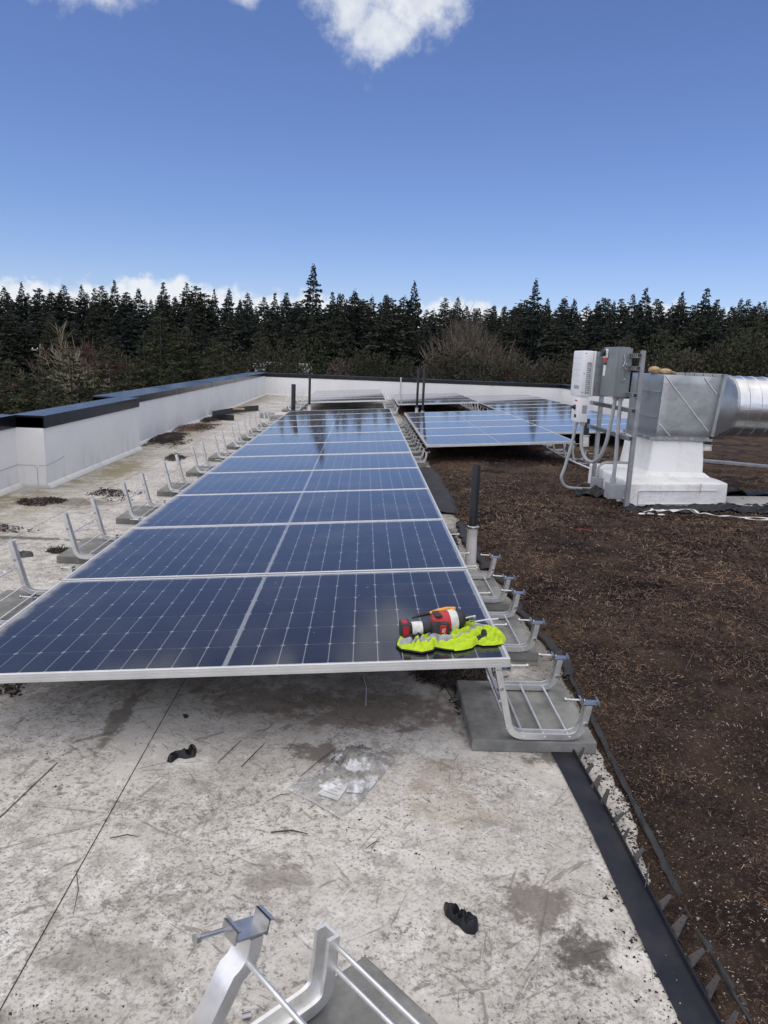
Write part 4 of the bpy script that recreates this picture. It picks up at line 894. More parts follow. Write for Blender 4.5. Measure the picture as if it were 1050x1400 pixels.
def ribbon(pts, w, mat, name, par, tw=.0):
    p = [Vector(q) for q in pts]; sm = []
    for i in range(len(p)-1):
        a = p[max(i-1, 0)]; b = p[i]; c_ = p[i+1]; d = p[min(i+2, len(p)-1)]
        for k_ in range(6): t = k_/6; sm.append(.5*((2*b)+(c_-a)*t+(2*a-5*b+4*c_-d)*t*t+(3*b-a-3*c_+d)*t**3))
    sm.append(p[-1]); vs = []; fs = []
    for i, q in enumerate(sm):
        t = (sm[min(i+1, len(sm)-1)]-sm[max(i-1, 0)]).normalized(); s_ = t.cross(Vector((0, 0, 1))).normalized(); ang = tw*math.sin(i*.7)
        u = s_*math.cos(ang)+Vector((0, 0, 1))*math.sin(ang); nn = t.cross(u)*.0012
        vs += [q-u*w/2-nn, q+u*w/2-nn, q+u*w/2+nn, q-u*w/2+nn]
    for i in range(len(sm)-1):
        for j in range(4): fs.append((i*4+j, i*4+(j+1) % 4, i*4+4+(j+1) % 4, i*4+4+j))
    fs += [(0, 1, 2, 3), tuple(len(vs)-4+k_ for k_ in (3, 2, 1, 0))]
    return MB().add(vs, fs).obj(name, mat, par, 50)
ribbon([(-.30, .04, .02), (-.20, .08, .03), (-.08, .09, .03), (.03, .12, .035), (.12, .12, .04), (.19, .08, .05), (.21, .0, .03), (.28, .02, .03), (.38, -.04, .02), (.5, -.02, .02), (.58, -.10, .025), (.74, -.04, .02), (.86, -.10, .02), (.72, -.14, .015), (.6, -.11, .02)], .024, MT['whitestrap'], 'strap', tp, .15)
ribbon([(-.32, .0, .02), (-.25, -.02, .06), (-.2, .05, .03), (-.12, .0, .05), (-.02, .07, .03), (.1, .02, .06), (.2, .06, .02)], .03, MT['whitestrap'], 'strap', tp, .5)
for i in range(3): o = blob_mesh(.035, .02, .008, i+20, 10, 6).obj('crumple', MT['whitestrap'], tp); o.location = (-.34+i*.09, .02*math.sin(i*2), 0)
ribbon([(0, 0, .012), (.05, -.06, .018), (.09, -.10, .014)], .005, MT['redsign'], 'red_strip', None).location = (3.42, 3.60, .055)
tag(bpy.data.objects['red_strip'], 'thin red plastic strip dropped on the bed', 'plastic strip')

# ================================================================== EDGING, FABRIC
ed = thing('bed_edging', 'navy black metal edging strip with upright tabs between membrane and bed', 'edging', (2.32, .06, 0))
def edging():
    y0, y1 = .10, -2.2; n = 46; vs = []; fs = []
    prof = [(-.042, .0035), (.038, .0035), (.041, .016), (.045, .016), (.043, .0), (-.042, .0)]
    for i in range(n+1):
        y = y0+(y1-y0)*i/n; cx = .004+.03*(i/n)+.006*math.sin(i*.21)
        for a, z in prof: vs.append((cx+a, y-.06, z+.001*math.sin(i*.8)+.0035))
    k_ = len(prof)
    for i in range(n):
        for j in range(k_): fs.append((i*k_+j, i*k_+(j+1) % k_, (i+1)*k_+(j+1) % k_, (i+1)*k_+j))
    fs += [tuple(range(k_)), tuple(reversed(range(n*k_, n*k_+k_)))]
    MB().add(vs, fs).obj('strip', MT['edging'], ed, 40)
    tm = MB(); tm.hull8([(0, -.017, 0), (.003, -.017, 0), (.003, .017, 0), (0, .017, 0), (.010, -.002, .054), (.013, -.002, .054), (.013, .012, .048), (.010, .012, .048)])
    tm.lathe([(.0035, 0), (.0035, .0012)], (.0068, .002, .036), (-1, 0, .2), 8)
    tme = tm.mesh('tab', MT['tab'])
    for i in range(16):
        y = -.02-i*.093; o = link('tab', tme, ed); o.location = (.004+.03*((.1-y)/2.3)+.044, y-.06, .008); o.rotation_euler = (random.gauss(0, .12), random.gauss(.25, .16), random.gauss(0, .18)); s_ = random.uniform(.9, 1.15); o.scale = (1, s_, s_)
edging()
def fabric_edge(label, ys, off, w, seed, h=.03):
    t = MB(); vs = []; fs = []; k_ = 6
    for i, y in enumerate(ys):
        e = float(bed_edge(np.array(y)) if h > .005 else np.interp(y, [-1.2, -.8, -.3, .2, .7], [2.405, 2.40, 2.43, 2.465, 2.49]))+off+(.02 if h > .005 else .006)*(float(fbm(np.array(y*2.), np.array(seed*1.), seed))-.47)
        ww = w*(.3+1.0*float(vnoise(np.array(y*3.3), np.array(seed+.5), seed))+.5*float(vnoise(np.array(y*23.), np.array(seed+.5), seed+4)))
        for j in range(k_+1):
            u = j/k_; z = (.012*float(vnoise(np.array(y*31.), np.array(u*5.), seed+9)) if h < .005 else 0)+h*(.35+float(vnoise(np.array(y*4+u), np.array(u*3.), seed+2)))*math.sin(math.pi*min(u*.9+.1, 1))+.006
            vs.append((e+ww*(u-.4), y, z))
    for i in range(len(ys)-1):
        for j in range(k_): fs.append((i*(k_+1)+j, i*(k_+1)+j+1, (i+1)*(k_+1)+j+1, (i+1)*(k_+1)+j))
    o = t.add(vs, fs).obj('filter_fabric', MT['fabric'], None, 70); md = o.modifiers.new('solid', 'SOLIDIFY'); md.thickness = .003
    return tag(o, label, 'fabric')
fabric_edge('torn black filter fabric edge winding along the bed opposite the metal edging', np.arange(-1.15, .75, .012), .05, .02, 3, .003)
fabric_edge('black filter fabric folded up beside the racks at the vest corner', np.arange(.7, 2.35, .02), .03, .06, 5, .018)
fabric_edge('black filter fabric flap just past the near vent pipe boot', np.arange(2.45, 3.9, .03), -.01, .09, 7, .03)
cloth('filter_fabric', 'wide black filter fabric laid beside the long row toward the short row', 'fabric', [(2.13, 4.3), (2.50, 4.3), (2.50, 7.2), (2.12, 7.2)], (8, 40), lambda x, y, u, v: .008+.05*abs(float(fbm(x*8, y*3, 4))-.45)*2, MT['fabric'])
# bent lengths of edging by the far parapet
for i, (lab, pts) in enumerate((('bent black edging strip lying against the far parapet', [(-1.72, 13.3, .06), (-1.42, 12.9, .06), (-1.2, 13.0, .06)]), ('straight black edging strip resting on the soil near the far parapet', [(-1.78, 13.6, .07), (-1.5, 14.6, .1), (-1.1, 15.9, .07)]))):
    t = thing('edging_offcut', lab, 'edging', pts[0]); p = [Vector(q)-Vector(pts[0]) for q in pts]
    q = bez(p[0], p[1], p[2], 10); MB().sweep(q, [(-.06, -.002), (.06, -.002), (.06, .002), (-.06, .002)], (0, 0, 1)).obj('strip', MT['black'], t)
    MB().sweep([v+Vector((0, 0, -.06)) for v in q], [(-.002, -.03), (.002, -.03), (.002, .03), (-.002, .03)], (0, 0, 1)).obj('flange', MT['black'], t)
o = MB().hull8([(-.16, -.05, 0), (.16, -.05, 0), (.16, .05, 0), (-.16, .05, 0), (-.15, -.045, .035), (.15, -.04, .03), (.14, .045, .04), (-.15, .04, .03)]).obj('wood_scrap', MT['tan']); o.location = (-1.4, 14.6, .11); tag(o, 'brown scrap of wood lying across the black edging strip', 'scrap')
# ================================================================== THINGS LEFT ON THE FRONT PANEL
PN = Vector((-math.sin(TILT), 0, math.cos(TILT))); PO = Vector((0, 0, ZLOW))
def onpanel(px, py, h=0.):
    d = ray(px, py); k_ = (PO+PN*h-CAM).dot(PN)/d.dot(PN); return CAM+d*k_
def onroof(px, py, h=0.): return atz(px, py, h)
def inpoly(x, y, poly):
    r_ = False; j = len(poly)-1
    for i in range(len(poly)):
        xi, yi = poly[i]; xj, yj = poly[j]
        if (yi > y) != (yj > y) and x < (xj-xi)*(y-yi)/(yj-yi)+xi: r_ = not r_
        j = i
    return r_
def resample(poly, n):
    P = [Vector(p) for p in poly]+[Vector(poly[0])]; L_ = [0]
    for a, b in zip(P[:-1], P[1:]): L_.append(L_[-1]+(b-a).length)
    out = []; k_ = 0
    for i in range(n):
        s_ = L_[-1]*i/n
        while L_[k_+1] < s_: k_ += 1
        out.append(P[k_].lerp(P[k_+1], (s_-L_[k_])/(L_[k_+1]-L_[k_])))
    return [(out[i-1]+out[i]*2+out[(i+1) % n])/4 for i in range(n)]
def ringcloth(poly, mapper, nrm, hf, rings, nA, spine=None):
    """poly in px; returns verts (3D), px coordinates, faces. spine: two px points the rings shrink to"""
    pts = resample(poly, nA); sa, sb = [Vector(p) for p in spine]; ax = sb-sa; V_ = []; PX = []
    for i in range(rings+1):
        t = 1-i/rings
        for p in pts:
            u = max(0, min(1, (p-sa).dot(ax)/ax.dot(ax))); c_ = sa+ax*u; q = c_+(p-c_)*t
            b = mapper(q.x, q.y); V_.append(b+nrm*hf(b.x, b.y, t)); PX.append(q)
    fs = [(i*nA+j, i*nA+(j+1) % nA, (i+1)*nA+(j+1) % nA, (i+1)*nA+j) for i in range(rings) for j in range(nA)]
    return V_, PX, fs
def vest():
    s_ = 5.25; cv = lambda L_: [(520+a/s_, 800+b/s_) for a, b in L_]
    out = cv([(116,440),(125,405),(165,375),(215,345),(260,322),(330,322),(345,345),(430,352),(510,338),(570,310),(600,275),(650,262),(668,285),(740,305),(820,325),(880,360),(905,395),(885,425),(820,437),(740,440),(690,430),(660,455),(600,470),(540,477),(470,470),(390,455),(380,475),(300,493),(210,478),(150,470)])
    grey = [cv(p) for p in ([(315,350),(385,340),(400,395),(450,420),(520,415),(505,440),(440,440),(360,425),(330,390)], [(440,365),(530,345),(560,330),(500,400),(440,395)], [(635,360),(700,318),(790,310),(805,330),(720,345),(650,378)], [(135,432),(220,428),(300,420),(380,425),(330,440),(215,458),(150,460)], [(540,420),(600,385),(640,365),(640,395),(580,410)])]
    blk = [cv(p) for p in ([(155,420),(200,392),(290,388),(328,412),(250,420),(190,427)], [(680,398),(715,402),(735,362),(768,400),(750,422),(700,428)])]
    def hf(x, y, t):
        e = 1-t**4; a = float(fbm(np.array(x*9+y*5), np.array(y*15), 21)); w1 = float(fbm(np.array(x*6.), np.array(y*6.), 41)); w2 = float(fbm(np.array(x*11.), np.array(y*11.), 43))
        f1 = abs(math.sin((y*.95+x*.22)*58+w1*12)); f2 = abs(math.sin((x*.8-y*.7)*60+w2*14)); amp = float(vnoise(np.array(x*9.), np.array(y*9.+3), 47))
        return .003+e*(.002+.010*a+.024*f1*(.25+.95*amp)+.018*f2*(1.15-amp))
    V_, PX, fs = ringcloth(out, onpanel, PN, hf, 50, 420, cv([(200,420),(800,385)]))
    t = thing('safety_vest', 'crumpled fluorescent yellow safety vest lying on the front solar panel', 'vest', onpanel(618, 872)); o0 = t.location
    sets = [('cloth', 'hivis', [])]+[('reflective_tape', 'reflect', []) for _ in grey]+[('armhole_lining', 'vestblack', []) for _ in blk]
    for f in fs:
        cx = sum(PX[i].x for i in f)/4; cy = sum(PX[i].y for i in f)/4; k_ = 0
        for i, p in enumerate(grey+blk):
            if inpoly(cx, cy, p): k_ = i+1
        sets[k_][2].append(f)
    for nm, mt, F_ in sets:
        if not F_: continue
        o = MB().add([v-Vector(o0) for v in V_], F_).obj(nm, MT[mt], t, 80); bm = bmesh.new(); bm.from_mesh(o.data)
        bmesh.ops.delete(bm, geom=[v for v in bm.verts if not v.link_faces], context='VERTS'); bm.to_mesh(o.data); bm.free()
        o.data.polygons.foreach_set('use_smooth', [True]*len(o.data.polygons))
    # black binding round the hem
    ring = V_[:420]; sel = [ring[i]-Vector(o0) for i in range(315, 420)]+[ring[i]-Vector(o0) for i in range(0, 55)]
    MB().tube([p+PN*.001 for p in sel[::2]], .0035, 6).obj('binding', MT['vestblack'], t, 60)
vest()
def tool():
    A = onpanel(547, 874, .0); B = onpanel(648, 866, .0); e1 = (B-A); e1 -= PN*e1.dot(PN); e1.normalize(); e2 = PN.cross(e1)
    H_ = .042; O = A+PN*H_
    t = thing('impact_driver', 'red and black cordless impact driver with white taped handle on the vest', 'power tool', O)
    t.matrix_world = Matrix((e1, e2, PN)).transposed().to_4x4(); t.matrix_world.translation = O; t.location = O
    t.rotation_euler = Matrix((e1, e2, PN)).transposed().to_euler()
    def bb(a, b, c_, d, e, f, r_=.008): return MB().bbox(a, b, c_, d, e, f, r_)
    bt = bb(.0, .040, -.033, .033, -.034, .030, .009).obj('battery', MT['toolblk'], t, 40)
    bb(.008, .030, -.0345, -.030, -.026, .022, .001).obj('battery_panel', MT['red'], bt); bb(.008, .030, -.02, .02, .0295, .0312, .0006).obj('battery_panel', MT['red'], bt)
    hd = MB().lathe([(.022, 0), (.026, .006), (.025, .05), (.022, .07), (.026, .10), (.022, .112)], (.038, 0, -.003), (1, 0, 0), 20).obj('handle', MT['toolblk'], t, 50)
    MB().lathe([(.0275, .008), (.029, .011), (.0285, .022), (.029, .033), (.0282, .044), (.027, .050)], (.038, 0, -.003), (1, 0, 0), 22).obj('tape_wrap', MT['tape'], hd, 50)
    body = MB().lathe([(.020, 0), (.036, .010), (.042, .03), (.043, .06), (.040, .085), (.036, .10)], (.128, .004, .012), (1, .10, .05), 24).obj('motor_housing', MT['red'], t, 45)
    MB().lathe([(.0415, .066), (.0435, .069), (.043, .092), (.039, .099)], (.130, .004, .012), (1, .10, .05), 24).obj('tape_band', MT['tape'], body, 50)
    gb = MB().lathe([(.036, 0), (.038, .006), (.036, .024), (.024, .034), (.016, .036), (.015, .052)], (.228, .014, .017), (1, .10, .05), 22).obj('gear_case', MT['toolblk'], t, 45)
    MB().tube([(.262, -.012, .03), (.285, -.016, .036), (.300, -.010, .026), (.302, .004, .012), (.285, .012, .004)], .004, 8).obj('belt_hook', MT['steel'], gb, 50)
    MB().tube([(.275, .018, .019), (.31, .022, .021)], .0058, 6).obj('bit', MT['steel'], gb)
    lump = bb(.120, .190, -.052, -.010, -.040, .030, .014).obj('front_bumper', MT['toolblk'], t, 40)
    bb(.150, .176, -.0545, -.050, -.032, .022, .002).obj('name_plate', MT['red'], lump)
    cu = bpy.data.curves.new('lettering', 'FONT'); cu.body = 'FUEL'; cu.size = .017; cu.extrude = .0004; cu.align_x = 'CENTER'; cu.align_y = 'CENTER'
    tmp = bpy.data.objects.new('tmp', cu); C.objects.link(tmp); me = bpy.data.meshes.new_from_object(tmp.evaluated_get(bpy.context.evaluated_depsgraph_get())); bpy.data.objects.remove(tmp)
    me.name = 'lettering'; me.materials.clear(); me.materials.append(MT['tape']); o = link('lettering', me, lump); o.location = (.163, -.0552, -.005); o.rotation_euler = (R(90), R(-84), 0)
    bb(.135, .165, -.03, .03, .046, .055, .003).obj('top_rib', MT['toolblk'], t, 40)
    # pliers behind
    p0, p1, p2, p3 = [onpanel(x, y, h) for x, y, h in ((563, 845, .05), (585, 839, .058), (598, 835.5, .062), (622, 832, .062))]
    pl = thing('pliers', 'pliers with orange-yellow grips tucked behind the driver', 'pliers', p2)
    for k_, w in ((0, 0), (1, .018)):
        off = Vector((0, w, -w*.5)); MB().tube([p1-p2+off, Vector((0, 0, 0))+off, (p3-p2)*.5+off*1.4+PN*.003, p3-p2+off], [.006, .0085, .0098, .0075], 12).obj('grip', MT['yellowgrip'], pl, 50)
    MB().tube([p0-p2, (p0+p1)/2-p2+PN*.003, p1-p2+(p2-p1)*.15], [.004, .0085, .008], 8).obj('jaw', MT['toolblk'], pl, 50)
    q0, q1 = onpanel(648, 850, .02), onpanel(681, 846, .012)
    o = MB().tube([(0, 0, 0), (q1-q0)*.5+PN*.002, q1-q0], .0032, 8).obj('cable_tie', MT['paper'], None, 50); o.location = q0; tag(o, 'thin white rod poking out from the tool over the panel edge', 'rod')  # white cable tie beside the tool, as a thin tube
tool()

# ================================================================== LITTER ON THE ROOF
def bag():
    cv = lambda L_: [(250+a/2.333, 980+b/2.333) for a, b in L_]
    out = cv([(335,225),(348,212),(400,212),(430,180),(470,120),(530,92),(590,98),(685,132),(640,185),(600,230),(560,285),(505,322),(440,290),(380,255)])
    def hf(x, y, t):
        r1 = 1-abs(2*float(vnoise(np.array(x*19-y*9), np.array(y*22+x*4), 51))-1); r2 = 1-abs(2*float(vnoise(np.array(x*41+y*14), np.array(y*37), 57))-1)
        return .003+(1-t**3)*(.006+.034*r1**2+.014*r2**2)
    V_, PX, fs = ringcloth(out, onroof, Vector((0, 0, 1)), hf, 11, 60, cv([(430,235),(600,150)])); o0 = onroof(480, 1070)
    t = thing('plastic_bag', 'clear crumpled zip bag with paper slips inside, lying on the membrane', 'plastic bag', o0)
    MB().add([v-o0 for v in V_], fs).obj('film', MT['bag'], t, 12)
    a, b = onroof(394, 1078, .006), onroof(466, 1117, .006); MB().tube([a-o0, (a+b)/2-o0+Vector((0, 0, .004)), b-o0], .0035, 6).obj('zip_strip', MT['bag'], t)
    for i, (pl, lab) in enumerate(((([(430,245),(470,193),(537,208),(494,268)]), 'printed white paper slip inside the clear bag'), (([(520,240),(535,205),(578,206),(572,244)]), 'smaller folded paper slip inside the clear bag'))):
        q = [onroof(*p, .006) for p in cv(pl)]; s_ = thing('paper_slip', lab, 'paper', q[0])
        MB().hull8([v-q[0] for v in q]+[v-q[0]+Vector((0, 0, .0012)) for v in q]).obj('sheet', MT['paper'], s_)
        e, g_ = q[1]-q[0], q[3]-q[0]
        for k_ in range(4):
            c_ = [e*(.2+.17*k_)+g_*.12, e*(.2+.17*k_)+g_*(.85-.1*(k_ % 2)), e*(.24+.17*k_)+g_*(.85-.1*(k_ % 2)), e*(.24+.17*k_)+g_*.12]
            MB().hull8([v+Vector((0, 0, .0012)) for v in c_]+[v+Vector((0, 0, .0016)) for v in c_]).obj('print_line', MT['print'], s_)
bag()
def scrap(label, poly, h, seed, mat='black'):
    cx = sum(p[0] for p in poly)/len(poly); cy = sum(p[1] for p in poly)/len(poly); xs = [p[0] for p in poly]
    l, r_ = min(xs), max(xs); yl = [p[1] for p in poly if p[0] == l][0]; yr = [p[1] for p in poly if p[0] == r_][0]
    hf = lambda x, y, t: .001+(1-t**3)*h*(.25+1.1*(1-abs(2*float(vnoise(np.array(x*42+y*30), np.array(y*48-x*25), seed))-1)))
    V_, PX, fs = ringcloth(poly, onroof, Vector((0, 0, 1)), hf, 8, 60, ((l*.75+cx*.25, yl*.75+cy*.25), (r_*.75+cx*.25, yr*.75+cy*.25))); o0 = onroof(cx, cy)
    o = MB().add([v-o0 for v in V_], fs).obj('plastic_scrap', MT[mat], None, 30); o.location = o0; return tag(o, label, 'scrap')
cv = lambda L_, x0, y0, s_: [(x0+a/s_, y0+b/s_) for a, b in L_]
scrap('crumpled black plastic scrap near the bag, flat and square at one end', cv([(598,268),(605,250),(625,238),(645,242),(660,230),(675,232),(680,216),(707,220),(702,250),(665,258),(640,252),(615,272)], 0, 940, 2.625), .018, 3, 'sheet')
scrap('twisted black plastic scrap on bare membrane near the metal edging', cv([(830,603),(850,622),(880,625),(910,645),(940,648),(944,680),(930,697),(900,692),(882,670),(858,655),(836,635)], 250, 980, 2.333), .026, 8, 'sheet')
scrap('tiny dark chip by the membrane lap', cv([(655,100),(672,98),(678,106),(664,113)], 0, 940, 2.625), .006, 5, 'black')
scrap('long dark scrap beside the bare-legged racks and parapet', [(22, 757), (34, 754), (45, 756), (46, 761), (30, 763)], .02, 6, 'black')
for i, (a, b, w) in enumerate((((370, 1138), (421, 1140), .0028), ((330, 1048), (362, 1016), .002), ((298, 1042), (330, 1012), .0018), ((412, 1060), (460, 1022), .0015), ((150, 1146), (190, 1144), .002), ((500, 1160), (520, 1150), .0015), ((395, 1085), (365, 1095), .0015), ((936, 918), (949, 890), .0022), ((105, 1195), (100, 1250), .0015), ((640, 985), (652, 990), .004))):
    z = .08 if a[0] > 900 else .004
    p, q = onroof(*a, z), onroof(*b, z); m_ = (p+q)/2+Vector((.006, .008, .004)); o = MB().tube([(0, 0, 0), m_-p, q-p], [w*.8, w, w*.5], 5).obj('twig', MT['bark']); o.location = p
    tag(o, 'thin dry twig lying loose on the roof' if z < .05 else 'forked twig standing up from the bed', 'twig', 'loose twigs on the membrane' if z < .05 else None)
o = MB().tube([onroof(497, 925, .0)-onroof(500, 950, 0), onroof(501, 940, .02)-onroof(500, 950, 0), onroof(500, 965, .0)-onroof(500, 950, 0)], .0022, 6).obj('wire', MT['whitestrap']); o.location = onroof(500, 950, 0); tag(o, 'pale bent wire end on the membrane under the front panel', 'wire')

# ================================================================== TREES
GZ = -11.0
def diamonds(P, D, L_, Wd, sag=.15):
    """leaf sprays: diamond quads at P along D"""
    n = len(P); D = D/np.linalg.norm(D, axis=1, keepdims=True); rnd = rng.normal(0, 1, (n, 3)); Wv = np.cross(D, rnd); Wv /= np.linalg.norm(Wv, axis=1, keepdims=True)+1e-9
    l = L_[:, None]; w = Wd[:, None]; dn = np.array([0, 0, -1.0])
    v = np.stack([P, P+D*l*.45+Wv*w+dn*l*sag*.3, P+D*l+dn*l*sag, P+D*l*.45-Wv*w+dn*l*sag*.3], 1).reshape(-1, 3)
    return v, np.arange(n*4).reshape(n, 4)
def conifer(name, H, Rb, seed, nwh, nb, dens, leaf, mat, base=.08, power=.8, droop=.35, top_sharp=1.0, ragged=.5):
    r = np.random.default_rng(seed); P = []; D = []; LL = []
    for i in range(nwh):
        tau = base+(1-base)*(i+r.uniform(0, 1))/nwh; z = H*tau
        L0 = Rb*min(1, (1-tau)*1.05)**power*min(1.0, .55+(tau-base)*3)
        k_ = max(4, int(nb*(.6+.4*(1-tau))+r.integers(0, 2))); ph = r.uniform(0, 6.28); wild = r.uniform(1-ragged*.6, 1+ragged*.3)
        for j in range(k_):
            a = ph+6.283*j/k_+r.normal(0, .25); L_ = max(.10, L0*wild*r.uniform(1-ragged, 1.12)); slope = (.55*tau-.25)+r.normal(0, .1)
            n = max(7, int(L_*dens)); s_ = np.sqrt(r.uniform(.02, 1, n)); out = np.array([math.cos(a), math.sin(a), 0])
            zz = slope*s_*L_ - droop*(s_*L_)**2/max(Rb, 1)*.8
            side = np.array([-math.sin(a), math.cos(a), 0]); lat = r.normal(0, 1, n)*L_*.16*(1.1-s_*.6)
            p = out[None]*(s_*L_)[:, None]+side[None]*lat[:, None]; p[:, 2] = z+zz-np.abs(lat)*.25
            d = out[None]*r.uniform(.5, 1, n)[:, None]+side[None]*(np.sign(lat)*r.uniform(.2, 1.0, n))[:, None]; d[:, 2] = r.uniform(-.75, .1, n)
            p[:, 2] += r.normal(0, H*.006); P.append(p); D.append(d); LL.append(leaf*r.uniform(.6, 1.3, n)*(.38+.62*min(1, L_/1.6)))
    # leader
    n = 30; p = np.zeros((n, 3)); p[:, 2] = np.linspace(H*.93, H*.99, n); d = r.normal(0, .5, (n, 3)); d[:, 2] = 1; P.append(p); D.append(d); LL.append(np.full(n, leaf*.45))
    P = np.concatenate(P); D = np.concatenate(D); LL = np.concatenate(LL); v, f = diamonds(P, D, LL, LL*r.uniform(.22, .36, len(LL)))
    crown = fastmesh('crown', v, f, mat); tr = MB().tube([(0, 0, 0), (0, 0, H*.3), (.05, 0, H*.7), (0, 0, H*.985)], [H*.014, H*.011, H*.005, .02], 8).mesh('trunk', MT['bark'], 60)
    return crown, tr
def branchy(name, H, spread, seed, mat, depth=5, fan=.5, leafmat=None, trunk_n=1, twigw=.018):
    r = np.random.default_rng(seed); mb = MB(); tw = []
    def grow(p, d, l, rad, k_):
        q = p+d*l; mid = p+d*l*.5+Vector(r.normal(0, .04*l, 3)); mb.tube([p, mid, q], [rad, rad*.85, rad*.68], 5 if k_ > 2 else 3, False)
        if k_ == 0:
            for _ in range(5): tw.append((q-d*l*r.uniform(0, .8), (d+Vector(r.normal(0, .45, 3))).normalized(), l*r.uniform(.5, 1.0)))
            return
        for _ in range(3 if k_ > 1 else 4):
            dd = (d+Vector(r.normal(0, fan, 3))+Vector((0, 0, .22))).normalized(); grow(p+d*l*r.uniform(.55, 1.0), dd, l*r.uniform(.6, .85), rad*.6, k_-1)
    for i in range(trunk_n):
        o_ = Vector((r.normal(0, spread*.3), r.normal(0, spread*.3), 0))*(1 if trunk_n > 1 else 0); grow(o_, Vector((r.normal(0, .06), r.normal(0, .06), 1)).normalized(), H*.3, H*.012, depth)
    P = np.array([t_[0][:] for t_ in tw]); D = np.array([t_[1][:] for t_ in tw]); L_ = np.array([t_[2] for t_ in tw])
    n = len(P); W_ = np.full(n, twigw); v, f = diamonds(P, D, L_, W_, 0); o = len(mb.v)
    cr = fastmesh('crown', v, f, leafmat or mat); return cr, mb.mesh('trunk', mat)
def shrub(H, W_, seed, mat, n=26000, leaf=.15):
    r = np.random.default_rng(seed); k_ = 16; cs = np.stack([r.normal(0, W_*.26, k_), r.normal(0, W_*.26, k_), r.uniform(.25, .85, k_)*H], -1); rad = r.uniform(.16, .3, k_)*W_
    i = r.integers(0, k_, n); u = r.normal(0, 1, (n, 3)); u /= np.linalg.norm(u, axis=1, keepdims=True); P = cs[i]+u*rad[i][:, None]*(r.uniform(.3, 1, n)**.5)[:, None]*np.array([1, 1, 1.1])
    P[:, 2] = np.clip(P[:, 2], .1, None); D = u+r.normal(0, .5, (n, 3)); L_ = leaf*r.uniform(.5, 1.2, n); v, f = diamonds(P, D, L_, L_*.4)
    tr = MB()
    for c_ in cs[:9]: tr.tube([(0, 0, 0), (c_[0]*.4, c_[1]*.4, c_[2]*.5), tuple(c_)], [.14, .09, .03], 5)
    return fastmesh('crown', v, f, mat), tr.mesh('trunk', MT['bark'])
FIRS = [conifer('fir', 24, R_, s_, 120, 8, 17, .47, MT['fir'], .05, pw, dr, 1, rg) for R_, s_, pw, dr, rg in ((4.6, 1, .76, .30, .42), (4.2, 2, .70, .38, .5), (5.3, 3, .82, .28, .45), (4.4, 4, .64, .42, .55), (4.9, 5, .86, .25, .62), (3.9, 6, .7, .35, .45), (5.8, 7, .6, .3, .7), (3.2, 8, .55, .5, .6))]
CEDARS = [conifer('cedar', 14, R_, s_, 84, 10, 52, .19, MT['cedar'], .03, pw, dr, 1, .5) for R_, s_, pw, dr in ((3.6, 11, .62, .5), (3.1, 12, .55, .55), (4.2, 13, .7, .45))]
BARE = [branchy('bare', 15, 3, s_, MT['twig'], 5, .5) for s_ in (21, 22)]
REDT = [branchy('bare', 13, 3, 23, MT['redtwig'], 5, .42, None, 2, .03)]
BIRCH = [branchy('birch', 13, 2.2, 25, MT['birch'], 5, .34, None, 3, .022)]
ALDER = [branchy('alder', 17, 4.5, 26, MT['birch'], 4, .24, MT['twig'], 12, .022)]
SHRUB = [shrub(7, 6, s_, m_) for s_, m_ in ((31, MT['olive']), (32, MT['olive']), (33, MT['cedar']), (34, MT['twig']))]
def plant(kind, name, label, cat, px, py, D, group, H0, wide=1.0, rz=None, dz=0):
    d = ray(px, py); P = CAM+d*(D/math.hypot(d.x, d.y)); h = P.z-GZ+dz; s_ = h/H0
    t = thing(name, label, cat, (P.x, P.y, GZ), random.uniform(0, 6.28) if rz is None else rz, group); t.scale = (s_*wide, s_*wide, s_)
    link('crown', kind[0], t); link('trunk', kind[1], t); return t
TOPS = [(5,389),(29,389),(53,386),(70,394),(87,384),(111,387),(129,389),(139,391),(156,384),(173,398),(189,393),(206,403),(223.5,385),(240,402),(255,389),(268,384),(280,400),(293,393),(313,393),(328,410),(339,411),(350,415),(376,401),(391,412),(406,405),(455,392),(464,399),(474,404),(485,396),(498,408),(509,399),(527,398),(534,401),(548,410),(581,425),(591,429),(605,426),(622,420),(638,415),(652,424),(668,417),(677,413),(689,413),(702,420),(712,418),(749,409),(760,418),(773,411),(786,413),(803,415),(818,404),(826,408),(840,411),(853,411),(866,404),(875,408),(904,406),(920,413),(948,409),(978,415),(990,420),(1004,415),(1018,416),(1032,418),(1046,413),(1062,410),(-14,390),(-32,395)]
GF = 'firs of the wood beyond the roof'
def sector(px): return ('behind the cedars outside the long parapet' if px < 300 else 'near the tallest ragged fir' if px < 500 else 'behind the bare grey alders' if px < 710 else 'behind the inverter stand' if px < 895 else 'beyond the spiral duct')
for i, (px, py) in enumerate(TOPS):
    plant(random.choice(FIRS), 'fir_tree', 'dark pointed fir topping the skyline '+sector(px), 'tree', px, py+random.uniform(-4, 7), random.uniform(108, 150), GF, 24, random.choice((.8, .95, 1.1, 1.25, 1.5))*random.uniform(.93, 1.07))
for (px, py, D, k_, w, lab) in ((428.7, 361, 92, 4, 1.0, 'tallest dark fir, its ragged spire high above the other treetops'), (567, 384, 98, 2, .82, 'bushy fir standing tall next to the bare grey alders'), (733.6, 381, 96, 4, .85, 'tall open-branched fir rising between the alders and the inverter'), (884, 393.5, 108, 0, 1.0, 'dense tall fir directly over the grey disconnect box'), (967, 393.5, 105, 1, 1.1, 'tall fir with spreading open top over the spiral duct'), (934, 399, 110, 5, .9, 'narrow tall fir over the duct elbow')):
    plant(FIRS[k_], 'fir_tree', lab, 'tree', px, py, D, GF, 24, w)
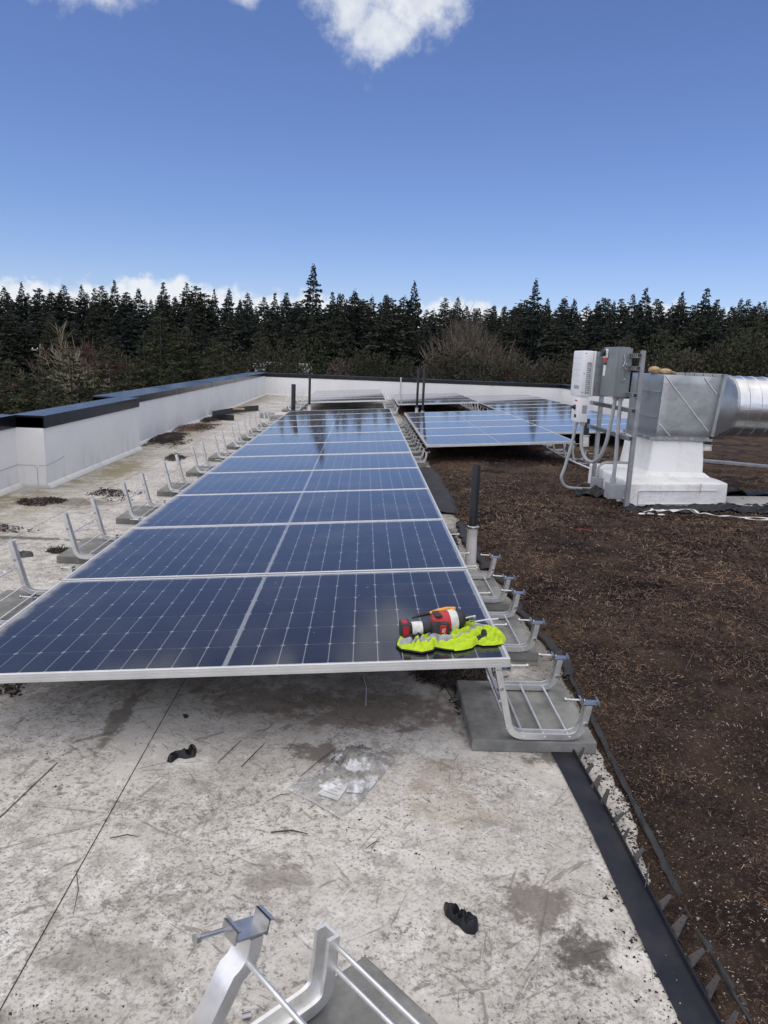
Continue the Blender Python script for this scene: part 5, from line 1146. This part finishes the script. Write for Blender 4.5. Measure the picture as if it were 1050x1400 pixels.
for i in range(74):
    px = -60+i*16+random.uniform(-6, 6); plant(random.choice(FIRS), 'fir_tree', 'dark fir of the hidden back rank, '+sector(px), 'tree', px, 405+random.uniform(-6, 14)+(6 if px > 570 else 0), random.uniform(155, 185), GF, 24, random.uniform(1.2, 1.6))
for i in range(46):
    px = -40+i*25+random.uniform(-9, 9); plant(random.choice(FIRS), 'fir_tree', 'short dark fir at the wood edge, '+sector(px), 'tree', px, 436+random.uniform(-18, 20), random.uniform(84, 108), GF, 24, random.uniform(1.0, 1.9))
GC = 'cedars close to the parapet side of the building'
for (px, py, D, k_, w) in ((12, 482, 27, 0, .9), (52, 492, 25, 1, 1.0), (95, 476, 29, 2, .95), (150, 466, 33, 1, 1.0), (219, 424, 37, 0, .95), (196, 452, 34, 2, .8), (255, 448, 38, 1, 1.0), (291, 458, 41, 2, .9), (128, 500, 26, 0, .9), (-25, 470, 28, 2, 1.0), (236, 486, 31, 0, .9), (318, 486, 48, 1, .9), (178, 498, 28, 1, 1.0), (70, 515, 22, 2, 1.0), (-5, 520, 20, 1, 1.0), (285, 500, 36, 0, .9)):
    plant(CEDARS[k_], 'cedar_tree', 'olive green cedar with drooping sprays just outside the parapet', 'tree', px, py, D, GC, 14, w)
plant(CEDARS[2], 'cedar_tree', 'green broad conifer in front of the firs past the cedars', 'tree', 70, 428, 78, None, 14, .8)
plant(BIRCH[0], 'birch_tree', 'pale bare birch rising behind the cedars', 'tree', 124, 452, 44, None, 13, .8)
plant(REDT[0], 'bare_tree', 'reddish brown leafless tree behind the pale birch', 'tree', 146, 428, 66, None, 13, 1.0)
plant(BARE[0], 'bare_tree', 'rounded bare grey-brown tree behind the far parapet, near the thin pipe', 'tree', 515, 452, 70, None, 15, .85)
plant(ALDER[0], 'alder_tree', 'clump of tall bare grey alders with upright pale stems', 'tree', 642, 402, 82, None, 17, .95)
plant(ALDER[0], 'alder_tree', 'thinner bare alder clump beside the tall grey alders', 'tree', 672, 438, 78, None, 17, .8, 2.0)
plant(BARE[1], 'bare_tree', 'low bare brown tree behind the parapet next to the inverter', 'tree', 765, 474, 66, None, 15, 1.1)
plant(BARE[0], 'bare_tree', 'bare brown tree between the alders and the open-branched fir', 'tree', 700, 462, 74, None, 15, 1.0)
plant(CEDARS[0], 'cedar_tree', 'broad green conifer in front of the wood beyond the spiral duct', 'tree', 1040, 428, 72, None, 14, 1.0)
plant(CEDARS[1], 'cedar_tree', 'yellow-green conifer behind the wall corner of the roof', 'tree', 356, 448, 62, None, 14, .9)
plant(CEDARS[2], 'cedar_tree', 'lighter green conifer with bushy foot left of the tallest fir', 'tree', 382, 470, 58, None, 14, .8)
plant(CEDARS[1], 'cedar_tree', 'green conifer partly behind the grey disconnect box', 'tree', 862, 455, 70, None, 14, 1.1)
for i, (px, py, D, k_) in enumerate(((345, 478, 55, 0), (402, 494, 54, 1), (440, 482, 58, 2), (470, 492, 56, 3), (492, 490, 58, 0), (540, 496, 56, 1), (575, 500, 58, 3), (600, 484, 62, 3), (625, 470, 66, 3), (655, 490, 60, 1), (690, 492, 62, 3), (725, 496, 60, 0), (750, 492, 64, 3), (795, 488, 62, 3), (830, 480, 64, 1), (905, 470, 70, 2), (945, 478, 68, 3), (990, 472, 70, 2), (1020, 480, 66, 1), (1055, 476, 68, 2), (310, 505, 60, 3), (375, 500, 50, 0))):
    plant(SHRUB[k_], 'shrub', ('mixed olive shrub in the undergrowth beyond the far parapet', 'mixed olive shrub in the undergrowth beyond the far parapet', 'green leafy shrub in the undergrowth beyond the far parapet', 'brown leafless shrub in the undergrowth beyond the far parapet')[k_], 'shrub', px, py, D, 'undergrowth beyond the far parapet', 7, random.uniform(.5, .75))
# house among the trees and a utility pole
hp = aty(386, 497, 58); hs = thing('house', 'small grey-roofed house glimpsed through the trees past the far parapet', 'house', (hp.x, hp.y, GZ)); hz = hp.z-GZ
MB().box(-2.6, 2.6, -3, 3, 0, hz-1.6).obj('wall', MT['siding'], hs)
MB().add([(-3, -3.4, hz-1.6), (3, -3.4, hz-1.6), (3, 3.4, hz-1.6), (-3, 3.4, hz-1.6), (-2.2, 0, hz+.1), (2.2, 0, hz+.1)], [(0, 1, 5, 4), (2, 3, 4, 5), (1, 2, 5), (3, 0, 4), (0, 3, 2, 1)]).obj('roof', MT['roofgrey'], hs)
for x_ in (-1.4, 1.2):
    w_ = MB().box(x_-.5, x_+.5, -3.03, -2.98, hz-3.6, hz-2.2).obj('window', MT['inv'], hs); MB().box(x_-.44, x_+.44, -3.05, -3.031, hz-3.54, hz-2.26).obj('pane', MT['black'], w_)
pp = aty(55, 470, 74); po = thing('utility_pole', 'wooden utility pole with crossarm among the trees past the cedars', 'utility pole', (pp.x, pp.y, GZ)); ph = pp.z-GZ
MB().tube([(0, 0, 0), (0, 0, ph)], [.13, .09], 8).obj('pole', MT['palebark'], po); MB().box(-.9, .9, -.06, .06, ph-.7, ph-.55).obj('crossarm', MT['palebark'], po)
for x_ in (-.8, -.3, .3, .8): MB().lathe([(.05, 0), (.07, .06), (.04, .14)], (x_, 0, ph-.55), (0, 0, 1), 8).obj('insulator', MT['inv'], po)
